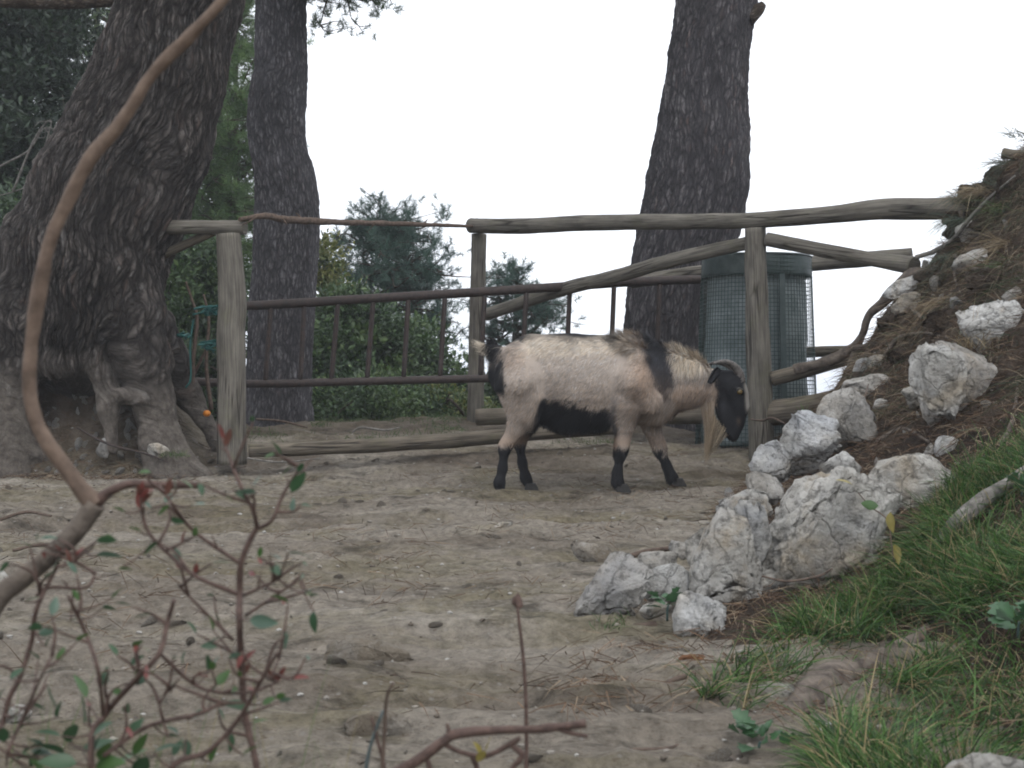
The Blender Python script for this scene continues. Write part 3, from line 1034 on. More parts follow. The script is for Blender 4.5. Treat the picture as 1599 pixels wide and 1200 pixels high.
# leaning pine to the right of centre
Y3 = 8.3
t3 = thing('pine_tree', 'slightly leaning reddish grey pine trunk rising behind the wire bin', 'tree', P(1035, 650, Y3))
trunk_profile([(0, 1059, 1182), (50, 1052, 1174), (100, 1043, 1168), (160, 1033, 1166), (220, 1023, 1170), (280, 1012, 1169), (330, 1004, 1158), (380, 992, 1143), (430, 983, 1122), (480, 977, 1108), (540, 974, 1100), (600, 970, 1100), (670, 955, 1112), (720, 940, 1125)],
              Y3, [(0.8, 0.13, 0.2), (1.4, 0.15, 0.16), (1.6, 0.1, 0.09)], 'trunk', t3, MAT['bark_red'], 23)
q = P(1125, -20, Y3)
limb_and_needles(t3, [(q + np.array([0.3, 0, 2.4]), q + np.array([0.3, 0, 2.4]) + np.array(v), 0.045) for v in ((1.2, .5, .9), (-1.1, .3, .8), (.2, 1.2, 1.1), (-.2, -1.1, .9), (0, 0.1, 2.2), (.8, -.8, 1.3))], 63, PINE_PAL, 40, 0.14, 0.006, 90, 0.45)
V, F, bk = tube([P(1168, 30, Y3 - 0.1), P(1185, 14, Y3 - 0.1), P(1192, 6, Y3 - 0.1)], [0.05, 0.035, 0.02], seg=10, res=4, amp=0.2)
link('branch_stub', mesh_np('branch_stub', local(V, t3), F, bk=bk), MAT['bark_thin'], t3)

# shrubs and small trees beyond the gate
SHRUB_PAL = [(0.012, 0.026, 0.012), (0.030, 0.058, 0.022), (0.060, 0.105, 0.034), (0.13, 0.18, 0.060)]
DARK_PAL = [(0.008, 0.018, 0.010), (0.020, 0.040, 0.018), (0.038, 0.068, 0.028), (0.070, 0.105, 0.040)]
YEL_PAL = [(0.018, 0.036, 0.012), (0.050, 0.080, 0.022), (0.110, 0.125, 0.030), (0.19, 0.18, 0.05)]


def shrub(px, py, Y, wx, hy, label, pal, seed, n_clump, n_per, ll=0.045, lw=0.022, depth=0.55, twig=14, cat='shrub', name='evergreen_shrub', group='shrubs beyond the gate'):
    r = np.random.default_rng(seed)
    k = Y / FPX
    c = P(px, py, Y)
    a, h = wx * k, hy * k
    gz = min(c[2] - h, float(G(np.array([c[0]]), np.array([Y]))[0]))
    root = thing(name, label, cat, (c[0], Y, gz), group)
    d = rand_dirs(n_clump, r) * (0.35 + 0.65 * r.random(n_clump) ** 0.5)[:, None]
    cen = c + d * np.array([a, depth, h])
    # lower skirt down to the ground
    rad = (0.10 + 0.13 * r.random(n_clump)) * min(1.5, 0.5 + a)
    V1, F1, C1 = leaf_cloud(cen, rad * 0.9, int(n_per * 0.75), ll, lw, pal, r)
    V2, F2, C2 = leaf_cloud(cen, rad * 1.35, int(n_per * 0.3), ll * 0.6, lw * 0.55, [tuple(1.5 * v_ for v_ in p_) for p_ in pal], r)
    V, F, Cc = np.vstack([V1, V2]), np.vstack([F1, F2 + len(V1)]), np.vstack([C1, C2])
    link('foliage', mesh_np('foliage', local(V, root), F, col=Cc, smooth=False), MAT['leaf'], root)
    tw = []
    for i in range(twig):
        e = cen[r.integers(n_clump)]
        b = np.array([c[0] + r.normal() * a * 0.25, Y + r.normal() * 0.1, gz])
        m = (b + e) / 2 + r.normal(size=3) * 0.12
        tw.append(tube([b, m, e], [0.014, 0.009, 0.003], seg=5, res=6, amp=0.15, seed=i))
    V, F, bk = join(tw)
    link('stem', mesh_np('stem', local(V, root), F, bk=bk), MAT['bark_thin'], root)
    return root


shrub(560, 560, 9.6, 80, 105, 'dark leafy shrub just right of the kinked pine trunk behind the gate bars', SHRUB_PAL, 101, 90, 210)
shrub(650, 600, 9.9, 85, 90, 'glossy green shrub behind the middle gate bars below the small pine', SHRUB_PAL, 102, 90, 210)
shrub(508, 500, 10.4, 48, 120, 'tall yellowish green bush touching the right side of the kinked pine', YEL_PAL, 103, 60, 190)
shrub(735, 640, 10.2, 60, 46, 'low dark bush behind the thin middle fence post', DARK_PAL, 104, 50, 200)
shrub(590, 640, 9.0, 120, 42, 'low spreading undergrowth bush at the foot of the gate', SHRUB_PAL, 105, 80, 170, 0.035, 0.018, 0.4)
shrub(700, 648, 9.1, 70, 30, 'small yellow flecked bush under the lower gate rail near the thin post', YEL_PAL, 106, 40, 120, 0.032, 0.016, 0.3)
shrub(310, 470, 9.4, 75, 120, 'green bush seen between the old pine and the thick grey post', SHRUB_PAL, 107, 80, 210)
shrub(310, 600, 8.7, 50, 70, 'dark undergrowth bush low behind the thick grey post', DARK_PAL, 108, 45, 190, 0.035, 0.018, 0.35)
shrub(20, 420, 9.8, 130, 130, 'dark bush behind the left flank of the old pine', DARK_PAL, 109, 90, 210)
shrub(830, 600, 10.0, 60, 50, 'dark bush just behind the goat and its tail', DARK_PAL, 110, 45, 190)


def small_tree(label, trunk, tiers, seed, pal, n_per=34, nl=0.085, nw=0.004, tufts=26, spread=0.16, name='young_pine_tree', cat='tree', group='trees beyond the gate', leaf=None, r0=0.05):
    """trunk: list of (px,py,Y); tiers: list of (t along trunk, end px, end py, dY)"""
    pts = [P(*t) for t in trunk]
    base = pts[0].copy()
    root = thing(name, label, cat, base, group)
    C = catmull(pts, 8)
    rr = np.linspace(r0, 0.008, len(pts))
    V, F, bk = tube(pts, rr, seg=12, res=8, amp=0.15, seed=seed)
    link('trunk', mesh_np('trunk', local(V, root), F, bk=bk), MAT['bark_thin'], root)
    st = []
    for t, ex, ey, dY in tiers:
        a = C[int(t * (len(C) - 1))]
        st.append((a, P(ex, ey, trunk[0][2] + dY), 0.016 + 0.4 * r0 * (1 - t)))
    limb_and_needles(root, st, seed, pal, n_per, nl, nw, tufts, spread, leaf)
    return root


BLUE_PAL = [(0.024, 0.055, 0.046), (0.085, 0.145, 0.110)]
small_tree('bluish green young pine against the sky just left of the thin post',
           [(604, 700, 11.5), (603, 560, 11.5), (606, 470, 11.5), (604, 400, 11.5), (602, 340, 11.5)],
           [(0.50, 560, 455, 0), (0.55, 690, 470, .2), (0.5, 660, 490, -.2), (0.62, 548, 428, .1), (0.66, 690, 425, 0), (0.7, 660, 400, -.2), (0.74, 560, 385, .2), (0.78, 546, 368, 0), (0.82, 668, 372, .2),
            (0.86, 640, 355, 0), (0.9, 575, 352, 0), (0.95, 604, 336, 0), (0.6, 625, 450, .4), (0.68, 615, 420, -.4), (0.55, 640, 440, .3), (0.45, 700, 520, 0)], 201, BLUE_PAL, tufts=80, spread=0.19, nw=0.0036, n_per=44, nl=0.075)
small_tree('smaller pine just right of the thin post with its top against the sky',
           [(800, 700, 12.0), (802, 580, 12.0), (806, 500, 12.0), (808, 430, 12.0)],
           [(0.55, 850, 490, 0), (0.6, 860, 470, .2), (0.65, 770, 500, 0), (0.7, 845, 465, -.2), (0.75, 775, 465, 0), (0.8, 835, 448, .2), (0.9, 808, 432, 0), (0.45, 760, 520, 0), (0.5, 840, 520, .2), (0.98, 786, 436, 0)], 202, BLUE_PAL, tufts=50, spread=0.15, nw=0.0042, n_per=40, nl=0.075)
small_tree('slim pale green pine rising behind the upright kinked trunk on its left side',
           [(370, 760, 12.5), (372, 420, 12.5), (368, 150, 12.5), (372, -160, 12.5)],
           [(0.25, 330, 470, 0), (0.3, 400, 420, 0), (0.38, 330, 340, 0), (0.42, 405, 330, .2), (0.48, 330, 270, -.2), (0.52, 400, 250, 0), (0.58, 340, 200, 0), (0.62, 400, 170, .2), (0.7, 345, 120, 0), (0.75, 400, 90, 0), (0.82, 350, 40, 0), (0.9, 395, 0, 0), (0.95, 350, -60, 0),
            (0.35, 370, 380, -.4), (0.45, 365, 300, -.4), (0.55, 372, 220, -.4), (0.65, 368, 140, -.4)], 203, [(0.040, 0.085, 0.030), (0.150, 0.235, 0.080)], tufts=130, spread=0.22, nw=0.0048, n_per=44)
small_tree('dark evergreen tree filling the upper left corner behind the old pine',
           [(20, 760, 11.0), (30, 420, 11.0), (40, 100, 11.0), (40, -250, 11.0)],
           [(0.3, -60, 400, 0), (0.35, 120, 360, 0), (0.45, -40, 280, 0), (0.52, 20, 230, -.5), (0.6, -50, 160, 0), (0.66, 20, 110, -.5), (0.72, -40, 60, 0), (0.8, 30, 40, -.4), (0.85, -20, -20, 0), (0.95, 40, -90, 0), (0.4, 60, 320, -.4)],
           204, [(0.010, 0.022, 0.013), (0.035, 0.062, 0.028)], tufts=110, spread=0.34, nw=0.006, n_per=22, name='evergreen_tree', r0=0.09, leaf=(0.16, 42, 0.06, 0.026, [(0.008, 0.016, 0.009), (0.018, 0.034, 0.017), (0.034, 0.058, 0.026)]))
small_tree('green pine with lighter tufts behind the old pine at the upper left',
           [(150, 760, 14.0), (150, 420, 14.0), (150, 100, 14.0), (160, -200, 14.0)],
           [(0.5, 90, 260, 0), (0.55, 180, 220, 0), (0.6, 110, 180, 0), (0.65, 190, 140, 0), (0.7, 120, 110, 0), (0.75, 190, 70, 0), (0.8, 100, 60, 0), (0.85, 180, 20, 0), (0.9, 110, -10, 0), (0.4, 60, 330, 0), (0.35, 160, 350, 0), (0.3, 0, 380, 0)],
           205, [(0.034, 0.068, 0.032), (0.125, 0.185, 0.070)], tufts=120, spread=0.36, nw=0.007, n_per=44, r0=0.09)
small_tree('dense pine behind the bush between the old pine and the grey post',
           [(270, 760, 13.0), (275, 500, 13.0), (280, 300, 13.0), (285, 100, 13.0)],
           [(0.3, 240, 500, 0), (0.35, 330, 470, 0), (0.45, 320, 420, 0), (0.5, 270, 400, 0), (0.55, 350, 360, 0), (0.6, 300, 330, 0), (0.7, 360, 300, 0), (0.8, 330, 240, 0), (0.9, 350, 180, 0)],
           206, [(0.024, 0.048, 0.022), (0.090, 0.135, 0.060)], tufts=100, spread=0.30, nw=0.006, n_per=44)

# dead grey twigs behind the left flank of the old pine
for i, (pl, lb) in enumerate([([(20, 300, 8.4), (55, 215, 8.4), (80, 190, 8.4), (60, 260, 8.4)], 'bare grey twig arching behind the leaning pine in the upper left'),
                              ([(0, 260, 8.5), (45, 235, 8.5), (70, 200, 8.5), (98, 210, 8.5)], 'pale forked twig above the dark bush left of the old pine')]):
    tw = thing('dead_branch', lb, 'branch', P(*pl[0]), 'dead twigs by the old pine')
    r = np.random.default_rng(300 + i)
    pp = [P(*p) for p in pl]
    tube_obj('stem', pp, np.linspace(0.007, 0.003, len(pp)), MAT['twig_grey'], root=tw, seg=6, res=6)
    for j in range(7):
        b = pp[r.integers(len(pp))]
        e = b + np.array([r.normal() * 0.14, r.normal() * 0.05, r.normal() * 0.14])
        tube_obj('twig', [b, (b + e) / 2 + r.normal(size=3) * 0.02, e], [0.004, 0.003, 0.0015], MAT['twig_grey'], root=tw, seg=5, res=4)

# ------------------------------------------------------------------ fences
fl = thing('wooden_fence', 'short end of log fence beside the old pine with a thick grey post', 'fence', P(362, 712, 6.55))
tube_obj('post', [P(361, 725, 6.55), P(362, 600, 6.55), P(361, 520, 6.55), P(364, 470, 6.55), P(357, 366, 6.55)], [0.071, 0.064, 0.066, 0.066, 0.057], MAT['wood'], root=fl, seg=40, res=16, amp=0.10, nscale=(2, 4), seed=31, ridges=0.08)
tube_obj('rail', [P(190, 354, 6.72), P(280, 355, 6.62), P(383, 356, 6.55)], [0.032, 0.034, 0.033], MAT['wood'], root=fl, seg=28, res=20, amp=0.08, seed=32, ridges=0.08)
tube_obj('brace', [P(230, 410, 6.75), P(290, 382, 6.66), P(335, 362, 6.6)], [0.022, 0.022, 0.02], MAT['wood_dark'], root=fl, seg=20, res=10, amp=0.1, seed=33)

YM, YR = 7.9, 6.7
fr = thing('wooden_fence', 'rustic log fence with a top rail and slanting braces between thin post and bank', 'fence', P(1185, 708, YR))
tube_obj('post', [P(742, 690, YM), P(744, 560, YM), P(746, 460, YM), P(748, 366, YM)], [0.048, 0.046, 0.044, 0.042], MAT['wood'], root=fr, seg=32, res=14, amp=0.1, seed=41, ridges=0.10)
tube_obj('post', [P(1190, 740, YR), P(1186, 600, YR), P(1182, 480, YR), P(1179, 357, YR)], [0.062, 0.060, 0.055, 0.050], MAT['wood'], root=fr, seg=40, res=16, amp=0.09, seed=42, ridges=0.08)
tube_obj('rail', [P(735, 353, 7.86), P(820, 353, 7.6), P(900, 349, 7.35), P(1000, 347, 7.1), P(1100, 346, 6.88), P(1180, 344, YR), P(1300, 335, 6.5), P(1380, 327, 6.4), P(1480, 326, 6.25), P(1580, 322, 6.1)],
         [0.041, 0.042, 0.041, 0.040, 0.038, 0.039, 0.041, 0.049, 0.049, 0.048], MAT['wood'], root=fr, seg=40, res=18, amp=0.08, nscale=(2, 5), seed=43, ridges=0.12)
tube_obj('brace', [P(758, 492, 7.86), P(800, 478, 7.75), P(880, 452, 7.5), P(960, 432, 7.25), P(1060, 404, 6.95), P(1168, 380, 6.72)], [0.036, 0.035, 0.036, 0.035, 0.034, 0.033], MAT['wood'], root=fr, seg=32, res=16, amp=0.10, seed=44, ridges=0.12)
tube_obj('brace', [P(1197, 374, 6.66), P(1280, 390, 6.55), P(1360, 405, 6.4), P(1428, 415, 6.2)], [0.033, 0.033, 0.033, 0.040], MAT['wood'], root=fr, seg=32, res=16, amp=0.09, seed=45, ridges=0.1)
tube_obj('rail', [P(1206, 592, 6.68), P(1270, 575, 6.6), P(1350, 552, 6.5), P(1390, 540, 6.4)], [0.036, 0.035, 0.036, 0.034], MAT['wood_dark'], root=fr, seg=30, res=14, amp=0.1, seed=46, ridges=0.15)
tube_obj('rail', [P(1196, 646, 6.72), P(1250, 640, 6.6), P(1330, 622, 6.5), P(1390, 605, 6.4)], [0.063, 0.062, 0.052, 0.05], MAT['wood_dark'], root=fr, seg=34, res=14, amp=0.1, seed=47, ridges=0.1)

fb = thing('wooden_fence', 'second log fence farther back seen on both sides of the wire bin', 'fence', P(1195, 720, 7.7))
tube_obj('rail', [P(985, 441, 7.75), P(1100, 425, 7.7), P(1270, 412, 7.6), P(1424, 399, 7.4)], [0.034, 0.038, 0.042, 0.04], MAT['wood'], root=fb, seg=28, res=16, amp=0.1, seed=51, ridges=0.1)
tube_obj('rail', [P(1120, 556, 7.7), P(1270, 550, 7.65), P(1400, 546, 7.5)], [0.03, 0.03, 0.03], MAT['wood_dark'], root=fb, seg=20, res=12, amp=0.1, seed=52)
tube_obj('post', [P(1150, 760, 7.72), P(1150, 415, 7.72)], [0.045, 0.04], MAT['wood'], root=fb, seg=24, res=12, amp=0.1, seed=53)

# logs lying along the fence line
tube_thing('log', [P(388, 704, 6.5), P(470, 701, 6.55), P(560, 697, 6.6), P(680, 690, 6.7), P(800, 680, 6.8), P(960, 668, 6.9)], [0.031, 0.033, 0.035, 0.036, 0.036, 0.034], MAT['wood_dark'],
           'long weathered log lying on the dirt from the thick grey post to behind the goat', 'log', 'logs lying along the fence', seg=36, res=18, amp=0.12, nscale=(2, 5), seed=61, ridges=0.2)
tube_thing('log', [P(744, 652, 7.35), P(860, 648, 7.3), P(1000, 648, 7.2), P(1170, 650, 7.0)], [0.044, 0.046, 0.046, 0.046], MAT['wood_dark'],
           'thicker log lying behind the goat from its tail to the right post', 'log', 'logs lying along the fence', seg=34, res=18, amp=0.12, nscale=(2, 5), seed=62, ridges=0.2)

# bare stick across the opening
stk = thing('bare_stick', 'crooked reddish brown stick lying across the gate opening at rail height', 'stick', P(378, 342, 6.5))
tube_obj('stem', [P(374, 343, 6.5), P(410, 338, 6.6), P(440, 342, 6.7), P(480, 345, 6.85), P(540, 348, 7.05), P(600, 349, 7.3), P(660, 351, 7.5), P(738, 354, 7.8)], [0.010, 0.016, 0.018, 0.017, 0.015, 0.013, 0.012, 0.009], MAT['twig'], root=stk, seg=12, res=12, amp=0.3, nscale=(2, 30), seed=71)
for a, b in [((440, 341, 6.68), (448, 352, 6.66)), ((470, 342, 6.8), (462, 333, 6.8)), ((660, 350, 7.5), (668, 342, 7.5)), ((585, 347, 7.2), (578, 357, 7.2)), ((400, 339, 6.56), (378, 352, 6.5))]:
    tube_obj('twig', [P(*a), (P(*a) + P(*b)) / 2 + np.array([0.004, 0, 0]), P(*b)], [0.005, 0.004, 0.002], MAT['twig'], root=stk, seg=6, res=4)

# iron gate
gt = thing('metal_gate', 'rusty dark iron gate of two pipes and thin upright bars behind the fence', 'gate', P(560, 660, 7.45))


def gy(px):
    return 7.30 + (px - 300) / 800 * 0.25


def topr(px):
    return np.interp(px, [300, 390, 740, 1000, 1110], [484, 478, 457, 440, 436])


def botr(px):
    return np.interp(px, [300, 390, 780, 1110], [596, 600, 591, 586])


tube_obj('rail', [P(x, topr(x), gy(x)) for x in (385, 390, 560, 740, 900, 1000, 1110)], [0.024] * 7, MAT['iron'], root=gt, seg=20, res=12, amp=0.03, seed=81)
tube_obj('rail', [P(x, botr(x), gy(x)) for x in (300, 400, 560, 780, 950, 1110)], [0.021] * 6, MAT['iron'], root=gt, seg=20, res=12, amp=0.03, seed=82)
for xt, xb in ((423, 414), (475, 469), (528, 517), (583, 573), (638, 630), (695, 687), (757, 750), (822, 815), (890, 884), (959, 953), (1030, 1025), (1100, 1096)):
    tube_obj('bar', [P(xt, topr(xt), gy(xt)), P((xt + xb) / 2, (topr(xt) + botr(xb)) / 2, gy(xt)), P(xb, botr(xb), gy(xt))], [0.0135] * 3, MAT['iron'], root=gt, seg=10, res=4)

# teal string tangle
ts = thing('string_tangle', 'teal plastic string tangled on twigs left of the thick grey post', 'string', P(320, 500, 6.75))
r = np.random.default_rng(91)
for cx_, cy_, n_, sx, sy in ((324, 484, 7, 16, 7), (326, 540, 6, 15, 7), (290, 525, 3, 12, 4)):
    for j in range(n_):
        pts = [P(cx_ + r.normal() * sx * 0.7, cy_ + r.normal() * sy * 0.7, 6.68 + r.normal() * 0.03) for _ in range(5)]
        tube_obj('string', pts, [0.0045] * 5, MAT['teal'], root=ts, seg=5, res=6)
tube_obj('string', [P(302, 500, 6.7), P(297, 540, 6.7), P(298, 590, 6.7), P(290, 606, 6.7)], [0.005] * 4, MAT['teal'], root=ts, seg=5, res=6)
tube_obj('string', [P(340, 478, 6.65), P(325, 482, 6.7), P(312, 490, 6.7)], [0.007] * 3, MAT['teal'], root=ts, seg=5, res=6)
for i, (pl, lb) in enumerate([([(300, 640, 6.85), (302, 560, 6.85), (308, 500, 6.85), (300, 470, 6.85), (290, 440, 6.85)], 'dry upright twig holding up the teal string'),
                              ([(330, 640, 6.9), (322, 570, 6.9), (326, 500, 6.9), (318, 460, 6.9)], 'dry twig close behind the thick grey post'),
                              ([(285, 620, 6.95), (310, 570, 6.95), (330, 530, 6.95)], 'short slanting twig low behind the teal string')]):
    tube_thing('dry_twig', [P(*p) for p in pl], np.linspace(0.012, 0.005, len(pl)), MAT['twig'], lb, 'twig', 'dry twigs by the grey post', seg=8, res=6, amp=0.2, seed=95 + i)
V, F = ICO[3]
tag(link('orange_fruit', mesh_np('orange_fruit', V * 0.018 * (1 + 0.05 * fbm(V * 3, 2)[:, None]) * np.array([1, 1, 0.9]), F), MAT['orange'], loc=P(323, 646, 6.8)), 'small round bright orange fruit lying left of the thick grey post', 'fruit')

# ------------------------------------------------------------------ wire bin
YB = 7.15
kb = YB / FPX
bn = thing('wire_bin', 'tall green wire mesh bin with a bag liner behind the right fence post', 'bin', P(1180, 712, YB))
bx, bz0, bz1 = P(1181, 0, YB)[0], P(0, 712, YB)[2], P(0, 404, YB)[2]
rb0, rb1 = 95 * kb, 84 * kb
nv, nh = 92, 50


def ringp(z, ang, extra=0.0):
    t = (z - bz0) / (bz1 - bz0)
    rr = rb0 + (rb1 - rb0) * t + extra
    return np.stack([bx + rr * np.cos(ang), YB + rr * np.sin(ang), np.full_like(ang, z)], -1)


w = []
for i in range(nv):
    a = np.array([i / nv * 2 * math.pi])
    w.append(tube([ringp(bz0, a)[0], ringp(bz1, a)[0]], [0.0015, 0.0015], seg=4, res=1, cap=False))
for i in range(nh + 1):
    z = bz0 + (bz1 - bz0) * i / nh
    w.append(tube(np.vstack([ringp(z, np.linspace(0, 2 * math.pi, 61), 0.002)]), [0.0015] * 61, seg=4, res=1, cap=False))
V, F, bk = join(w)
link('wire_mesh', mesh_np('wire_mesh', local(V, bn), F), MAT['wire'], bn)


def lathe(prof, seg, wob=0.0, seed=0):
    """prof list (r,z) -> V,Q about the bin's axis"""
    A = np.linspace(0, 2 * math.pi, seg, endpoint=False)
    Vs = []
    for i, (rr, z) in enumerate(prof):
        q = np.stack([np.cos(A) * 3, np.sin(A) * 3, np.full(seg, z * 6)], 1)
        rw = rr * (1 + wob * fbm(q, 4, seed))
        Vs.append(np.stack([bx + rw * np.cos(A), YB + rw * np.sin(A), np.full(seg, z)], 1))
    V = np.vstack(Vs)
    i, j = np.meshgrid(np.arange(len(prof) - 1), np.arange(seg), indexing='ij')
    return V, np.stack([i * seg + j, i * seg + (j + 1) % seg, (i + 1) * seg + (j + 1) % seg, (i + 1) * seg + j], -1).reshape(-1, 4)


zs = np.linspace(bz0 + 0.06, bz1 - 0.01, 40)
V, Q = lathe([(0.01, zs[0])] + [((rb0 + (rb1 - rb0) * (z - bz0) / (bz1 - bz0)) * 0.88, z) for z in zs], 90, 0.07, 3)
link('bag_liner', mesh_np('bag_liner', local(V, bn), Q), MAT['liner'], bn)
zt = bz1
V, Q = lathe([(rb1 - 0.01, zt - 0.095), (rb1 + 0.003, zt - 0.097), (rb1 + 0.005, zt - 0.09), (rb1 + 0.004, zt - 0.05), (rb1 + 0.004, zt - 0.004), (rb1 + 0.004, zt), (rb1 - 0.012, zt)], 90, 0.02, 5)
link('bag_cuff', mesh_np('bag_cuff', local(V, bn), Q), MAT['green'], bn)
V, Q = lathe([(0.002, zt + 0.022), (rb1 * 0.6, zt + 0.018), (rb1 - 0.002, zt + 0.008), (rb1 + 0.007, zt + 0.004), (rb1 + 0.006, zt - 0.003), (rb1 - 0.01, zt - 0.004), (0.002, zt - 0.003)], 72, 0.01, 6)
link('lid', mesh_np('lid', local(V, bn), Q), MAT['green'], bn)
for a in (-1.29, 0.9, 2.7):
    w_ = 0.016
    rows = []
    for z in np.linspace(bz0 - 0.01, bz1 - 0.1, 12):
        for e in (0.004, 0.010):
            for da in (-w_ / rb0, w_ / rb0):
                rows.append(ringp(z, np.array([a + da]), e)[0])
    V = np.array(rows)
    Q = []
    for i in range(11):
        b = i * 4
        for p0, p1 in ((0, 1), (1, 3), (3, 2), (2, 0)):
            Q.append((b + p0, b + p1, b + 4 + p1, b + 4 + p0))
    link('strut', mesh_np('strut', local(V, bn), np.array(Q), smooth=False), MAT['green'], bn)

# ------------------------------------------------------------------ goat
YG = 6.0
kg = YG / FPX
go = thing('goat', 'cream and black billy goat with curved horns and long beard walking head down', 'goat', P(900, 772, YG))
glx = np.array([0.0, 0, 0])


def gp(px, py, w=0.0):
    return np.array([(px - 900) * kg, w, (772 - py) * kg])


def chainp(lst, ks, k=0.03):
    out = []
    for a, b in zip(lst[:-1], lst[1:]):
        out.append((gp(a[0], a[1], a[2]), gp(b[0], b[1], b[2]), a[3], b[3], ks, k))
    return out


pr = []
pr += chainp([(800, 582, 0, .100), (832, 578, 0, .140), (885, 590, 0, .178), (945, 594, 0, .178), (1000, 600, 0, .165)], 1.28, 0.05)
pr += chainp([(1000, 590, 0, .155), (1045, 594, 0, .118), (1078, 598, 0, .090), (1108, 604, 0, .060)], 1.35, 0.05)
pr += chainp([(1000, 615, 0, .115), (1026, 634, 0, .070)], 1.2, 0.05)
pr += chainp([(992, 560, -.115, .045), (986, 600, -.15, .050), (1012, 628, -.13, .045)], 1.0, 0.035)
pr += chainp([(806, 556, -.085, .045), (812, 600, -.135, .060)], 1.0, 0.04)
# head
pr += chainp([(1120, 596, 0, .052), (1137, 602, 0, .060), (1149, 618, 0, .050), (1153, 636, 0, .042), (1150, 660, 0, .031), (1145, 680, 0, .026)], 1.2, 0.02)
pr += chainp([(1126, 618, 0, .042), (1132, 645, 0, .030), (1136, 672, 0, .020)], 1.35, 0.03)
pr += chainp([(1152, 592, -.028, .022), (1156, 606, -.02, .02)], 1.0, 0.02) + chainp([(1152, 592, .028, .022), (1156, 606, .02, .02)], 1.0, 0.02)
pr += chainp([(1148, 608, -.045, .014), (1154, 612, -.04, .012)], 1.0, 0.02) + chainp([(1148, 608, .045, .014), (1154, 612, .04, .012)], 1.0, 0.02)
# tail
pr += chainp([(790, 560, 0, .035), (777, 549, 0, .022), (765, 538, 0, .012)], 1.0, 0.02)
# legs
pr += chainp([(812, 600, -.075, .105), (818, 626, -.085, .080), (818, 646, -.09, .054), (806, 668, -.09, .034), (794, 688, -.085, .023), (788, 698, -.085, .022), (785, 730, -.085, .0155), (780, 752, -.085, .019), (781, 762, -.085, .018)], 1.1)
pr += chainp([(815, 600, .075, .10), (828, 635, .085, .068), (824, 658, .09, .045), (815, 680, .085, .027), (811, 692, .085, .022), (816, 725, .085, .0155), (821, 748, .085, .019), (826, 758, .085, .018)], 1.1)
pr += chainp([(985, 600, -.085, .105), (976, 632, -.105, .064), (974, 658, -.095, .043), (970, 684, -.085, .028), (968, 698, -.085, .026), (966, 708, -.085, .020), (962, 735, -.085, .0155), (962, 750, -.085, .019), (967, 758, -.085, .018)], 1.1)
pr += chainp([(1000, 610, .085, .10), (1012, 640, .09, .058), (1022, 670, .085, .036), (1030, 692, .085, .027), (1034, 703, .085, .024), (1045, 730, .085, .0155), (1052, 746, .085, .019), (1058, 753, .085, .018)], 1.1)
# belly / sheath
pr += chainp([(856, 640, 0, .060), (890, 650, 0, .066), (930, 650, 0, .060)], 1.1, 0.05)
lo = np.array([-0.46, -0.26, -0.03])
hi = np.array([0.80, 0.26, 0.76])
gh = 0.0085
f = sdf_eval(pr, lo, hi, gh)
GV, GQ = surface_net(f, lo, gh)
GN = normals(GV, GQ)


def goat_px(V):
    return V[:, 0] / kg + 900, 772 - V[:, 2] / kg


CREAM = np.array([0.375, 0.325, 0.282])
TAN = np.array([0.290, 0.200, 0.142])
PALE = np.array([0.52, 0.445, 0.345])
BLK = np.array([0.013, 0.013, 0.015])
GREY = np.array([0.30, 0.28, 0.25])
BACK_X = [780, 800, 820, 850, 900, 953, 1000, 1030, 1071, 1110]
BACK_Y = [548, 532, 524, 519, 522, 525, 530, 540, 548, 562]


